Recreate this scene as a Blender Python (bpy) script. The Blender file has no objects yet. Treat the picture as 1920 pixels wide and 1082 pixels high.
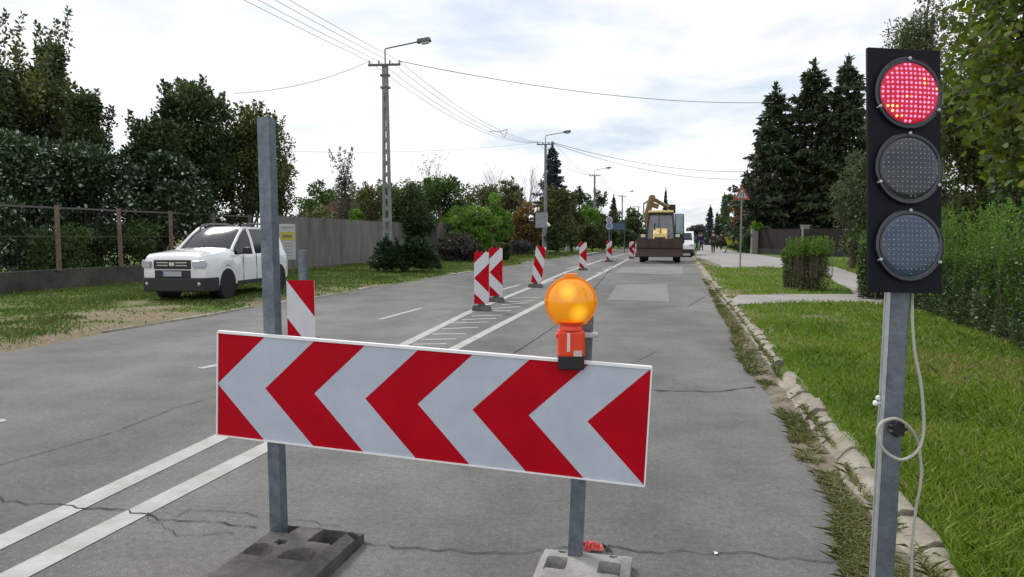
import bpy, bmesh, math, random
import numpy as np
from mathutils import Vector, Matrix
R = math.radians
random.seed(7)
sc = bpy.context.scene
col = sc.collection

# ---------------------------------------------------------------- camera
CAM_H = 1.5
FPX = 1300.0
PITCH = math.atan(98 / FPX)
cam_d = bpy.data.cameras.new('camera')
cam_d.sensor_width = 36.0
cam_d.lens = 36.0 * FPX / 1920.0
cam_d.clip_end = 6000
cam_d.clip_start = 0.05
cam = bpy.data.objects.new('camera', cam_d)
col.objects.link(cam)
cam.location = (0, 0, CAM_H)
cam.rotation_euler = (R(90) - PITCH, 0, 0)
sc.camera = cam

# ---------------------------------------------------------------- light
SUN_EL, SUN_AZ = 48.0, -38.0          # azimuth from +Y, negative = left
sun_d = bpy.data.lights.new('sun', 'SUN')
sun_d.energy = 2.0
sun_d.angle = R(14)
sun_d.color = (1.0, 0.955, 0.89)
sun = bpy.data.objects.new('sun', sun_d)
col.objects.link(sun)
_d = Vector((math.sin(R(SUN_AZ)) * math.cos(R(SUN_EL)), math.cos(R(SUN_AZ)) * math.cos(R(SUN_EL)), math.sin(R(SUN_EL))))
sun.rotation_euler = _d.to_track_quat('Z', 'Y').to_euler()
sun.location = _d * 50

world = bpy.data.worlds.new('World')
sc.world = world
world.use_nodes = True
nt = world.node_tree
nt.nodes.clear()
N = nt.nodes.new
L = nt.links.new
out = N('ShaderNodeOutputWorld')
bg = N('ShaderNodeBackground')
bg.inputs['Strength'].default_value = 0.1
L(bg.outputs[0], out.inputs[0])
sky = N('ShaderNodeTexSky')
sky.sky_type = 'NISHITA'
sky.sun_disc = False
sky.sun_elevation = R(SUN_EL)
sky.sun_rotation = R(SUN_AZ)
sky.air_density = 1.2
sky.dust_density = 2.0
tc = N('ShaderNodeTexCoord')
sep = N('ShaderNodeSeparateXYZ')
L(tc.outputs['Generated'], sep.inputs[0])
def wmath(op, a, b, cl=False):
    n = N('ShaderNodeMath'); n.operation = op; n.use_clamp = cl
    for i, v in enumerate((a, b)):
        if v is None: continue
        if isinstance(v, (int, float)): n.inputs[i].default_value = v
        else: L(v, n.inputs[i])
    return n.outputs[0]
zz = wmath('MAXIMUM', wmath('ADD', sep.outputs['Z'], 0.16), 0.1)
cx = wmath('DIVIDE', sep.outputs['X'], zz)
cy = wmath('DIVIDE', sep.outputs['Y'], zz)
cmb = N('ShaderNodeCombineXYZ')
L(cx, cmb.inputs[0]); L(cy, cmb.inputs[1])
cmb.inputs[2].default_value = 3.1
n1 = N('ShaderNodeTexNoise'); n1.inputs['Scale'].default_value = 1.15; n1.inputs['Detail'].default_value = 7; n1.inputs['Roughness'].default_value = 0.55
n1.inputs['Distortion'].default_value = 0.4
L(cmb.outputs[0], n1.inputs['Vector'])
n2 = N('ShaderNodeTexNoise'); n2.inputs['Scale'].default_value = 2.6; n2.inputs['Detail'].default_value = 6
L(cmb.outputs[0], n2.inputs['Vector'])
r1 = N('ShaderNodeValToRGB')
r1.color_ramp.elements[0].position = 0.31; r1.color_ramp.elements[0].color = (0.1, 0.1, 0.1, 1)
r1.color_ramp.elements[1].position = 0.50; r1.color_ramp.elements[1].color = (1, 1, 1, 1)
# the cloud cover is thicker towards the left
cover = wmath('ADD', n1.outputs['Fac'], wmath('MULTIPLY', sep.outputs['X'], -0.16))
L(cover, r1.inputs[0])
r2 = N('ShaderNodeValToRGB')
r2.color_ramp.elements[0].position = 0.35; r2.color_ramp.elements[0].color = (10.0, 10.1, 10.4, 1)
r2.color_ramp.elements[1].position = 0.62; r2.color_ramp.elements[1].color = (11.6, 11.6, 11.8, 1)
L(n2.outputs['Fac'], r2.inputs[0])
pale = N('ShaderNodeMix'); pale.data_type = 'RGBA'; pale.inputs[0].default_value = 0.62
L(sky.outputs[0], pale.inputs[6]); pale.inputs[7].default_value = (7.6, 8.9, 10.6, 1)
mx = N('ShaderNodeMix'); mx.data_type = 'RGBA'
L(r1.outputs[0], mx.inputs[0]); L(pale.outputs[2], mx.inputs[6]); L(r2.outputs[0], mx.inputs[7])
L(mx.outputs[2], bg.inputs['Color'])

vs = sc.view_settings
vs.view_transform = 'Standard'; vs.look = 'None'; vs.gamma = 1; vs.exposure = 0.0; vs.use_curve_mapping = False

# ---------------------------------------------------------------- pixel helpers (photo pixels -> metres)
_c, _s = math.cos(PITCH), math.sin(PITCH)
def ray(px, py):
    x = (px - 960) / FPX; y = -(py - 541) / FPX
    return (x, _c + y * _s, -_s + y * _c)
def P(px, py, z=0.0):
    r = ray(px, py); k = (z - CAM_H) / r[2]
    return (r[0] * k, r[1] * k)
def W3(px, py, D):
    r = ray(px, py); k = D / r[1]
    return Vector((r[0] * k, D, CAM_H + r[2] * k))

# ---------------------------------------------------------------- materials
MATS = {}
def mat(name, base, rough=0.7, *a_, stretch=None, **k_):
    new = name not in MATS
    m = _mat(name, base, rough, *a_, **k_)
    if new and stretch:
        t = m.node_tree; tcn = [n for n in t.nodes if n.type == 'TEX_COORD'][0]; mp = t.nodes.new('ShaderNodeMapping'); mp.inputs['Scale'].default_value = stretch
        for l in list(t.links):
            if l.from_node == tcn: ts = l.to_socket; t.links.new(mp.outputs[0], ts)
        t.links.new(tcn.outputs['Object'], mp.inputs[0])
    return m
def _mat(name, base, rough=0.7, var=0.0, vscale=8.0, bump=0.0, bscale=60.0, metal=0.0, spec=0.5, base2=None, emit=None, estr=0.0, coat=0.0, alpha=1.0, trans=0.0, coord='Object'):
    if name in MATS: return MATS[name]
    m = bpy.data.materials.new(name); m.use_nodes = True
    t = m.node_tree; b = t.nodes['Principled BSDF']
    b.inputs['Roughness'].default_value = rough
    b.inputs['Metallic'].default_value = metal
    b.inputs['Specular IOR Level'].default_value = spec
    b.inputs['Coat Weight'].default_value = coat
    b.inputs['Coat Roughness'].default_value = 0.05
    b.inputs['Alpha'].default_value = alpha
    b.inputs['Transmission Weight'].default_value = trans
    c = (*base, 1)
    b.inputs['Base Color'].default_value = c
    if emit: 
        b.inputs['Emission Color'].default_value = (*emit, 1); b.inputs['Emission Strength'].default_value = estr
    if var > 0 or base2 is not None or bump > 0:
        tcn = t.nodes.new('ShaderNodeTexCoord')
    if var > 0 or base2 is not None:
        n = t.nodes.new('ShaderNodeTexNoise'); n.inputs['Scale'].default_value = vscale; n.inputs['Detail'].default_value = 8; n.inputs['Roughness'].default_value = 0.65
        t.links.new(tcn.outputs[coord], n.inputs['Vector'])
        rr = t.nodes.new('ShaderNodeValToRGB')
        rr.color_ramp.elements[0].position = 0.32; rr.color_ramp.elements[1].position = 0.68
        c2 = base2 if base2 is not None else tuple(min(1, v * (1 + var)) for v in base)
        c1 = base if base2 is not None else tuple(v * (1 - var) for v in base)
        rr.color_ramp.elements[0].color = (*c1, 1); rr.color_ramp.elements[1].color = (*c2, 1)
        t.links.new(n.outputs['Fac'], rr.inputs[0]); t.links.new(rr.outputs[0], b.inputs['Base Color'])
    if bump > 0:
        n = t.nodes.new('ShaderNodeTexNoise'); n.inputs['Scale'].default_value = bscale; n.inputs['Detail'].default_value = 5
        t.links.new(tcn.outputs[coord], n.inputs['Vector'])
        bp = t.nodes.new('ShaderNodeBump'); bp.inputs['Strength'].default_value = bump; bp.inputs['Distance'].default_value = 0.02
        t.links.new(n.outputs['Fac'], bp.inputs['Height']); t.links.new(bp.outputs[0], b.inputs['Normal'])
    MATS[name] = m
    return m

def leafmat(name, c0, c1, c2=None, rough=0.55, trans=0.25, spec=0.4):
    """leaves: colour picked by the per-leaf attribute 'var' (0..1)"""
    if name in MATS: return MATS[name]
    m = bpy.data.materials.new(name); m.use_nodes = True
    t = m.node_tree; b = t.nodes['Principled BSDF']; o = t.nodes['Material Output']
    a = t.nodes.new('ShaderNodeAttribute'); a.attribute_name = 'var'
    rr = t.nodes.new('ShaderNodeValToRGB')
    rr.color_ramp.elements[0].color = (*c0, 1); rr.color_ramp.elements[1].color = (*c1, 1)
    if c2:
        rr.color_ramp.elements[1].position = 0.7
        e = rr.color_ramp.elements.new(1.0); e.color = (*c2, 1)
    t.links.new(a.outputs['Fac'], rr.inputs[0])
    t.links.new(rr.outputs[0], b.inputs['Base Color'])
    b.inputs['Roughness'].default_value = rough; b.inputs['Specular IOR Level'].default_value = spec
    tr = t.nodes.new('ShaderNodeBsdfTranslucent')
    t.links.new(rr.outputs[0], tr.inputs[0])
    ms = t.nodes.new('ShaderNodeMixShader'); ms.inputs[0].default_value = trans
    t.links.new(b.outputs[0], ms.inputs[1]); t.links.new(tr.outputs[0], ms.inputs[2]); t.links.new(ms.outputs[0], o.inputs[0])
    MATS[name] = m
    return m

# ---------------------------------------------------------------- mesh builder
class MB:
    def __init__(s): s.v = []; s.f = []; s.m = []
    def add(s, vs, fs, mi=0):
        o = len(s.v); s.v += [tuple(v) for v in vs]
        for f in fs: s.f.append(tuple(i + o for i in f)); s.m.append(mi)
        return s
    def box(s, c, d, rot=None, mi=0, taper=(1, 1)):
        x, y, z = d[0] / 2, d[1] / 2, d[2] / 2
        vs = [Vector((a * x * (taper[0] if k > 0 else 1), b * y * (taper[1] if k > 0 else 1), k * z)) for k in (-1, 1) for b in (-1, 1) for a in (-1, 1)]
        if rot is not None: 
            M = rot if isinstance(rot, Matrix) else Matrix.Rotation(rot, 3, 'Z')
            vs = [M @ v for v in vs]
        c = Vector(c)
        return s.add([v + c for v in vs], [(0, 2, 3, 1), (4, 5, 7, 6), (0, 1, 5, 4), (2, 6, 7, 3), (0, 4, 6, 2), (1, 3, 7, 5)], mi)
    def bar(s, a, b, w, h, mi=0, up=(0, 0, 1)):
        a = Vector(a); b = Vector(b); d = (b - a); l = d.length; d.normalize()
        u = Vector(up)
        if abs(d.dot(u)) > 0.98: u = Vector((0, 1, 0))
        x = d.cross(u).normalized(); y = x.cross(d).normalized()
        M = Matrix((x, d, y)).transposed()
        return s.box((a + b) / 2, (w, l, h), M, mi)
    def tube(s, pts, rad, n=8, mi=0, cap=True):
        pts = [Vector(p) for p in pts]
        if not hasattr(rad, '__len__'): rad = [rad] * len(pts)
        vs = []; fs = []
        t0 = (pts[1] - pts[0]).normalized()
        ref = Vector((0, 0, 1)) if abs(t0.z) < 0.9 else Vector((1, 0, 0))
        x = t0.cross(ref).normalized()
        for i, p in enumerate(pts):
            t = (pts[min(i + 1, len(pts) - 1)] - pts[max(i - 1, 0)]).normalized()
            x = (x - t * x.dot(t)).normalized(); y = t.cross(x)
            for k in range(n):
                a = 2 * math.pi * k / n
                vs.append(p + (x * math.cos(a) + y * math.sin(a)) * rad[i])
        for i in range(len(pts) - 1):
            for k in range(n):
                k2 = (k + 1) % n
                fs.append((i * n + k, i * n + k2, (i + 1) * n + k2, (i + 1) * n + k))
        if cap:
            fs.append(tuple(range(n))[::-1]); fs.append(tuple((len(pts) - 1) * n + k for k in range(n)))
        return s.add(vs, fs, mi)
    def lathe(s, prof, n=24, M=None, mi=0):
        """prof: (r, z) pairs, round the local Z axis"""
        M = M or Matrix.Identity(4)
        vs = []; fs = []
        for r, z in prof:
            for k in range(n):
                a = 2 * math.pi * k / n
                vs.append(M @ Vector((r * math.cos(a), r * math.sin(a), z)))
        for i in range(len(prof) - 1):
            for k in range(n):
                k2 = (k + 1) % n
                fs.append((i * n + k, i * n + k2, (i + 1) * n + k2, (i + 1) * n + k))
        if prof[0][0] > 1e-6: fs.append(tuple(range(n))[::-1])
        if prof[-1][0] > 1e-6: fs.append(tuple((len(prof) - 1) * n + k for k in range(n)))
        return s.add(vs, fs, mi)
    def prism(s, poly, a, b, M=None, mi=0):
        """poly of (u,v), extruded along the third axis from a to b; M maps (u,v,w)"""
        M = M or Matrix.Identity(4)
        n = len(poly)
        vs = [M @ Vector((u, v, a)) for u, v in poly] + [M @ Vector((u, v, b)) for u, v in poly]
        fs = [tuple(range(n))[::-1], tuple(range(n, 2 * n))] + [(i, (i + 1) % n, (i + 1) % n + n, i + n) for i in range(n)]
        return s.add(vs, fs, mi)
    def build(s, name, mats, parent=None, smooth=False, bevel=0.0, loc=None, off=None, rot=None, subsurf=0, seg=2):
        vs = s.v
        if off is not None: vs = [(v[0] - off[0], v[1] - off[1], v[2] - off[2]) for v in vs]
        me = bpy.data.meshes.new(name); me.from_pydata(vs, [], s.f)
        if not isinstance(mats, (list, tuple)): mats = [mats]
        for m in mats: me.materials.append(m)
        me.polygons.foreach_set('material_index', s.m)
        bm = bmesh.new(); bm.from_mesh(me); bmesh.ops.recalc_face_normals(bm, faces=bm.faces); bm.to_mesh(me); bm.free()
        if smooth:
            me.polygons.foreach_set('use_smooth', [True] * len(me.polygons))
            me.set_sharp_from_angle(angle=R(40))
        o = bpy.data.objects.new(name, me); col.objects.link(o)
        if parent: o.parent = parent
        if loc is not None: o.location = loc
        if rot is not None: o.rotation_euler = rot
        if bevel > 0:
            b = o.modifiers.new('bevel', 'BEVEL'); b.width = bevel; b.segments = seg; b.limit_method = 'ANGLE'; b.angle_limit = R(35)
        if subsurf:
            b = o.modifiers.new('sub', 'SUBSURF'); b.levels = subsurf; b.render_levels = subsurf
        return o

def _each(self, name, mats, parent=None, **k):
    """one object per connected piece"""
    par = list(range(len(self.v)))
    def fd(i):
        while par[i] != i: par[i] = par[par[i]]; i = par[i]
        return i
    for f in self.f:
        for q in f[1:]: par[fd(q)] = fd(f[0])
    groups = {}
    for f, m in zip(self.f, self.m): groups.setdefault(fd(f[0]), []).append((f, m))
    res = []
    for g in groups.values():
        mb = MB(); used = sorted({q for f, m in g for q in f}); mp_ = {q: i for i, q in enumerate(used)}
        mb.v = [self.v[q] for q in used]; mb.f = [tuple(mp_[q] for q in f) for f, m in g]; mb.m = [m for f, m in g]
        res.append(mb.build(name, mats, parent, **k))
    return res
MB.each = _each

def tag(o, label, cat, group=None, kind=None):
    if label: o['label'] = label
    if cat: o['category'] = cat
    if group: o['group'] = group
    if kind: o['kind'] = kind
    return o
def empty(name, loc, rz=0.0, label=None, cat=None, group=None, rot=None, scale=None):
    o = bpy.data.objects.new(name, None); col.objects.link(o); o.empty_display_size = 0.2
    o.location = loc; o.rotation_euler = rot if rot is not None else (0, 0, rz)
    if scale: o.scale = (scale,) * 3 if isinstance(scale, (int, float)) else scale
    return tag(o, label, cat, group)
def struct(o):
    o['kind'] = 'structure'; return o
def copy_tree(o, parent=None):
    c = o.copy(); col.objects.link(c); c.parent = parent
    for ch in list(o.children): copy_tree(ch, c)
    return c

def npmesh(name, V, F, mats, var=None, parent=None, loc=None, smooth=False):
    """V (n,3), F (m,k) equal-sized faces, var (m,)"""
    me = bpy.data.meshes.new(name)
    V = np.asarray(V, dtype=np.float32); F = np.asarray(F, dtype=np.int32)
    m, k = F.shape
    me.vertices.add(len(V)); me.vertices.foreach_set('co', V.ravel())
    me.loops.add(m * k); me.loops.foreach_set('vertex_index', F.ravel())
    me.polygons.add(m)
    me.polygons.foreach_set('loop_start', np.arange(0, m * k, k, dtype=np.int32))
    me.polygons.foreach_set('loop_total', np.full(m, k, dtype=np.int32))
    if not isinstance(mats, (list, tuple)): mats = [mats]
    for q in mats: me.materials.append(q)
    me.update(calc_edges=True)
    if smooth: me.polygons.foreach_set('use_smooth', [True] * m)
    if var is not None:
        a = me.attributes.new('var', 'FLOAT', 'FACE'); a.data.foreach_set('value', np.clip(var, 0, 1).astype(np.float32))
    o = bpy.data.objects.new(name, me); col.objects.link(o)
    if parent: o.parent = parent
    if loc is not None: o.location = loc
    return o

# ---------------------------------------------------------------- foliage tools
def leaf_quads(rng, Pp, dirs, length, width, flat=0.0):
    """one folded diamond leaf (2 triangles as a quad) at each point"""
    n = len(Pp)
    d = dirs + rng.normal(0, 0.55, (n, 3)); d /= np.linalg.norm(d, axis=1)[:, None] + 1e-9
    r = rng.normal(0, 1, (n, 3)); s = np.cross(d, r); s /= np.linalg.norm(s, axis=1)[:, None] + 1e-9
    nrm = np.cross(d, s)
    Ln = (length * rng.uniform(0.6, 1.3, n))[:, None]; Wd = (width * rng.uniform(0.6, 1.3, n))[:, None]
    v0 = Pp; v2 = Pp + d * Ln
    mid = Pp + d * Ln * 0.5 + nrm * Wd * 0.15
    v1 = mid + s * Wd * 0.5; v3 = mid - s * Wd * 0.5
    V = np.stack([v0, v1, v2, v3], 1).reshape(-1, 3)
    F = np.arange(4 * n).reshape(n, 4)
    return V, F
def sphere_pts(rng, n):
    p = rng.normal(0, 1, (n, 3)); return p / np.linalg.norm(p, axis=1)[:, None]

BARK = mat('bark', (0.10, 0.08, 0.06), 0.95, 0.4, 6, 0.5, 20)
def limbs_mb(mb, base, targets, r0, rng, seg=4, n=5):
    for t in targets:
        t = Vector(t); b = Vector(base)
        f = 0.25 + 0.55 * rng.random()
        st = b + Vector((0, 0, (t.z - b.z) * f * 0.8))
        pts = []
        for i in range(seg + 1):
            u = i / seg
            p = st.lerp(t, u) + Vector((0, 0, -0.15 * (t - st).length * u * (1 - u)))
            if 0 < i < seg: p += Vector(rng.normal(0, 0.03 * (t - st).length, 3))
            pts.append(p)
        mb.tube(pts, [r0 * (0.5 - 0.42 * i / seg) for i in range(seg + 1)], n=n, cap=False)

def broad_tree(name, px, ytop, ybot, wpx, D, lm, label, cat='tree', nc=60, nl=150, lsize=0.12, seed=1, clump=0.16, group=None, shape='egg', trunk=True, spikes=0, base_z=0.1, depth=None, drop=0.0, leafw=0.55, tall=1.0, hl=0.0):
    """crown given by the photo's outline: centre px, top, bottom and width at distance D"""
    rng = np.random.default_rng(seed)
    top = W3(px, ytop, D).z; bot = max(W3(px, ybot, D).z, base_z + 0.15)
    X = W3(px, 443, D).x; rx = wpx / 2 * D / FPX; ry = depth if depth else rx * 0.8
    cz = (top + bot) / 2; rz = (top - bot) / 2
    root = empty(name, (X, D, base_z), 0, label, cat, group)
    cs = []
    while len(cs) < nc:
        p = rng.uniform(-1, 1, 3)
        q = np.linalg.norm(p)
        if q > 1 or q < 0.35 * (rng.random() < 0.7): continue
        w = 1.0
        if shape == 'egg': w = 1.0 - 0.25 * max(p[2], 0)
        if shape == 'cone': w = (1 - p[2]) / 2 * 1.25 + 0.05
        if shape == 'column': w = 1.0 / max(math.sqrt(max(1 - p[2] ** 2, 0.12)), 0.35) * min(1, (1.05 - p[2]) * 1.5) * 0.8
        if shape == 'box': w = 1.0 / max(math.sqrt(max(1 - p[2] ** 2, 0.1)), 0.4) * 0.75
        cs.append((p[0] * rx * w * (1 - clump), p[1] * ry * w * (1 - clump), cz - base_z + p[2] * rz * (1 - clump * 0.6)))
    cs = np.array(cs)
    rc = clump * (rx * ry * rz) ** (1 / 3) * 1.7
    Vs = []; vr = []
    for c in cs:
        k = rng.uniform(0.6, 1.25); n = int(nl * k * k)
        sp = sphere_pts(rng, n); rad = rc * k * rng.uniform(0.45, 1.05, n)[:, None]
        sc3 = np.array([1, 1, 0.8])
        pts = c + sp * rad * sc3
        if drop > 0: pts[:, 2] -= drop * rc * (np.linalg.norm(sp[:, :2], axis=1) ** 2) * rng.uniform(0, 1.6, n)
        Vs.append((pts, sp)); vr.append(np.clip(rng.uniform(0.0, 0.75) + rng.normal(0, 0.16, n), 0, 1))
    for i in range(spikes):
        a = rng.uniform(0, 2 * math.pi); u = rng.uniform(0, 0.75)
        bx = np.array([math.cos(a) * rx * u, math.sin(a) * ry * u, cz - base_z + rz * (0.55 if shape == 'egg' else 0.8) * math.sqrt(1 - u * u)])
        hgt = rz * rng.uniform(0.25, 0.55) * tall; n = int(nl * 0.6)
        tt = rng.uniform(0, 1, n)[:, None] ** 1.3
        pts = bx + np.array([math.cos(a) * 0.25, math.sin(a) * 0.25, 1]) * hgt * tt + rng.normal(0, rc * 0.36, (n, 3)) * (1.15 - tt)
        dd = np.tile(np.array([0, 0, 0.8]), (n, 1)) + rng.normal(0, 0.6, (n, 3))
        Vs.append((pts, dd)); vr.append(np.clip(rng.uniform(0.2, 0.8) + rng.normal(0, 0.16, n), 0, 1))
    PP = np.concatenate([a for a, b in Vs]); DD = np.concatenate([b for a, b in Vs]); vr = np.concatenate(vr)
    PP[:, 2] = np.maximum(PP[:, 2], 0.02)
    if hl: vr = np.where(rng.random(len(vr)) < hl, 1.0, np.minimum(vr, 0.68))  # scattered leaves take the palest tone as painted highlights
    V, F = leaf_quads(rng, PP, DD, lsize, lsize * leafw)
    V[:, 2] = np.maximum(V[:, 2], 0.0)
    npmesh('crown', V, F, lm, vr, root)
    if trunk:
        mb = MB(); h = top - base_z
        r0 = max(0.05, 0.022 * h)
        mb.tube([(0, 0, -0.05), (rng.normal(0, .05), rng.normal(0, .05), h * 0.3), (rng.normal(0, .1), 0, h * 0.55), (0, 0, h * 0.85)], [r0 * 1.25, r0, r0 * 0.7, r0 * 0.15], n=8)
        idx = rng.choice(len(cs), min(14, len(cs)), replace=False)
        limbs_mb(mb, (0, 0, 0), [tuple(cs[i]) for i in idx], r0, rng)
        mb.build('trunk', BARK, root, smooth=True)
    return root

_spr = {}
def spruce_meshes(seed, nwh=26, dens=1.0, droop=0.25, openness=0.0):
    """unit spruce: height 1, base radius 0.25"""
    rng = np.random.default_rng(seed)
    PV = []; DV = []; vr = []
    for w in range(nwh):
        z = z0 = 0.04 + 0.94 * (w / nwh) ** 0.95
        R0 = 0.25 * (1 - z) ** 0.72 * (0.93 + 0.07 * math.sin(w * 2.4)) + 0.006
        nb = int(rng.integers(8, 13))
        a0 = rng.uniform(0, 6.28)
        for b in range(nb):
            a = a0 + 2 * math.pi * b / nb + rng.normal(0, 0.3)
            ln = R0 * rng.uniform(0.5, 1.28) * (1 + 0.18 * math.sin(a * 2 + w * 0.35 + seed)); z = z0 + rng.normal(0, 0.013)
            n = int((115 * ln / 0.25 + 12) * dens)
            t = rng.uniform(0.12, 1, n) ** 0.8
            wdt = ln * 0.34 * (1 - t * 0.8)
            side = rng.uniform(-1, 1, n) * wdt
            zz_ = z - droop * ln * t + 0.35 * ln * np.maximum(t - 0.6, 0) ** 1.5 - np.abs(side) * 0.35 - rng.uniform(0, 0.014, n)
            x = np.cos(a) * t * ln - np.sin(a) * side; y = np.sin(a) * t * ln + np.cos(a) * side
            PV.append(np.stack([x, y, zz_], 1))
            DV.append(np.stack([np.cos(a) * .6 - np.sin(a) * np.sign(side) * .6, np.sin(a) * .6 + np.cos(a) * np.sign(side) * .6, np.full(n, -0.45)], 1))
            vr.append(np.clip(rng.uniform(0, 0.6) + 0.3 * t + rng.normal(0, 0.1, n), 0, 1))
    n = 60
    PV.append(np.stack([rng.normal(0, .003, n), rng.normal(0, .003, n), rng.uniform(0.93, 1.0, n)], 1)); DV.append(np.tile([0, 0, 1.0], (n, 1))); vr.append(np.full(n, .6))
    PP = np.concatenate(PV); DD = np.concatenate(DV); vr = np.concatenate(vr)
    V, F = leaf_quads(rng, PP, DD, 0.030, 0.0125)
    return V, F, vr
def spruce(px, ytop, D, label, lm, wpx=None, seed=0, sharekey=None, group=None, base_z=0.1, name='spruce_tree', dens=1.0):
    X = W3(px, 443, D).x; H = W3(px, ytop, D).z - base_z
    root = empty(name, (X, D, base_z), random.uniform(0, 6), label, 'tree', group)
    key = sharekey if sharekey is not None else seed
    wr = ((wpx / 2 * D / FPX) / 0.25 / H) if wpx else 1.0
    if key not in _spr: _spr[key] = spruce_meshes(key, dens=dens)
    V, F, vr = _spr[key]
    mk = 'crownmesh%s_%s' % (key, lm.name)
    if mk in bpy.data.meshes:
        c = bpy.data.objects.new('crown', bpy.data.meshes[mk]); col.objects.link(c); c.parent = root
    else:
        c = npmesh('crown', V, F, lm, vr, root); c.data.name = mk
    c.scale = (H * wr, H * wr, H)
    mb = MB(); mb.tube([(0, 0, -0.05), (0, 0, H * 0.5), (0, 0, H * 0.98)], [0.017 * H, 0.008 * H, 0.0008 * H], n=7)
    mb.build('trunk', BARK, root, smooth=True)
    return root

def bare_tree(px, ytop, D, wpx, label, seed, m, base_z=0.1, leaves=None, nl=0, name='bare_tree', crown_from=0.35, depth_levels=4, rscale=1.0):
    rng = random.Random(seed)
    X = W3(px, 443, D).x; H = W3(px, ytop, D).z - base_z; rw = wpx / 2 * D / FPX
    root = empty(name, (X, D, base_z), 0, label, 'tree')
    mb = MB(); tips = []
    def grow(p, d, ln, r, lv):
        q = p + d * ln
        midp = p + d * ln * 0.5 + Vector((rng.uniform(-1, 1), rng.uniform(-1, 1), 0)) * ln * 0.06
        mb.tube([p, midp, q], [r, r * 0.8, r * 0.62], n=4 if lv > 1 else 6, cap=False)
        if lv >= depth_levels: tips.append(q); return
        for k in range(3 if lv < 3 else 2):
            a = rng.uniform(0, 2 * math.pi); sp = rng.uniform(0.3, 0.75)
            nd = (d + Vector((math.cos(a) * sp, math.sin(a) * sp, 0.12))).normalized()
            grow(p + d * ln * rng.uniform(0.55, 1.0), nd, ln * rng.uniform(0.62, 0.82), r * 0.58, lv + 1)
    grow(Vector((0, 0, -0.05)), Vector((0, 0, 1)), H * 0.3, 0.016 * H * rscale, 0)
    zs = max(v[2] for v in mb.v); xs = max(abs(v[0]) for v in mb.v)
    fx, fz = min(rw / xs, 2.0), H / zs
    mb.v = [(v[0] * fx, v[1] * fx, v[2] * fz) for v in mb.v]
    mb.build('trunk', m, root)
    if leaves:
        rg = np.random.default_rng(seed)
        T = np.array([(t.x * fx, t.y * fx, t.z * fz) for t in tips])
        PP = T[rg.integers(0, len(T), nl)] + rg.normal(0, 0.035 * H, (nl, 3))
        V, F = leaf_quads(rg, PP, sphere_pts(rg, nl), 0.13, 0.08)
        npmesh('crown', V, F, leaves, rg.uniform(0, 1, nl), root)
    return root

# ================================================================= GROUND AND ROAD
RK = [(1700, 1070), (1638, 985), (1602, 947), (1551, 858), (1501, 786), (1462, 733), (1440, 692), (1398, 627), (1370, 586), (1350, 563), (1325, 527), (1308, 499), (1297, 482), (1291, 472)]
LK = [(0, 662), (100, 645), (200, 624), (300, 607), (400, 592), (480, 576), (640, 552), (700, 540), (800, 524), (860, 514), (960, 499), (1060, 482), (1150, 470)]
AE = [(1585, 1070), (1573, 1014), (1573, 953), (1546, 903), (1490, 853), (1485, 803), (1451, 769), (1446, 741), (1407, 702), (1379, 664), (1373, 619), (1346, 580), (1329, 541), (1301, 497), (1292, 480)]
def edge(pix):
    pts = sorted([P(a, b) for a, b in pix], key=lambda q: q[1])
    X = np.array([p[0] for p in pts]); Y = np.array([p[1] for p in pts])
    VX = (1300 - 960) / FPX
    X = np.append(X, X[-1] + VX * 2500); Y = np.append(Y, Y[-1] + 2500)
    s0 = (X[2] - X[0]) / (Y[2] - Y[0])
    s0 = min(max(s0, 0.2), 0.32)
    X = np.insert(X, 0, X[0] - s0 * 30); Y = np.insert(Y, 0, Y[0] - 30)
    return lambda y: np.interp(y, Y, X)
XR = edge(RK); XL = edge(LK); XA = edge(AE)
GZ = 0.10
def nval(x, y, sc_=1.0, seed=0):
    """smooth value noise 0..1"""
    x = np.asarray(x, float) * sc_; y = np.asarray(y, float) * sc_
    xi = np.floor(x).astype(np.int64); yi = np.floor(y).astype(np.int64); xf = x - xi; yf = y - yi
    u = xf * xf * (3 - 2 * xf); v = yf * yf * (3 - 2 * yf)
    def h(a, b):
        q = (a * 374761393 + b * 668265263 + seed * 974711) & 0x7fffffff
        q = ((q ^ (q >> 13)) * 1274126177) & 0x7fffffff
        return ((q ^ (q >> 16)) & 0xffff) / 65535.0
    return (h(xi, yi) * (1 - u) + h(xi + 1, yi) * u) * (1 - v) + (h(xi, yi + 1) * (1 - u) + h(xi + 1, yi + 1) * u) * v
def fbm(x, y, s=1.0, seed=0):
    return 0.5 * nval(x, y, s, seed) + 0.3 * nval(x, y, s * 2.3, seed + 1) + 0.2 * nval(x, y, s * 5.1, seed + 2)
YS = np.concatenate([np.arange(-8, 26, 0.25), np.arange(26, 90, 1.0), np.geomspace(90, 2400, 30)])
def dirt_left(x, y):
    d = XL(y) - x
    v = fbm(x, y, 0.55, 5) + 0.10 - 0.05 * d
    v = np.where(y < 15, v - 0.045, v - 0.15) + np.exp(-np.abs(d) / 0.35) * 0.22 + (fbm(x, y, 1.7, 15) - 0.5) * 0.3
    return np.clip((v - 0.52) * 5, 0, 1)
def dirt_right(x, y):
    d = x - XR(y)
    v = fbm(x, y, 0.9, 9) * 0.8 + np.exp(-d / 0.35) * 0.35
    return np.clip((v - 0.52) * 5, 0, 1)
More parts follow.
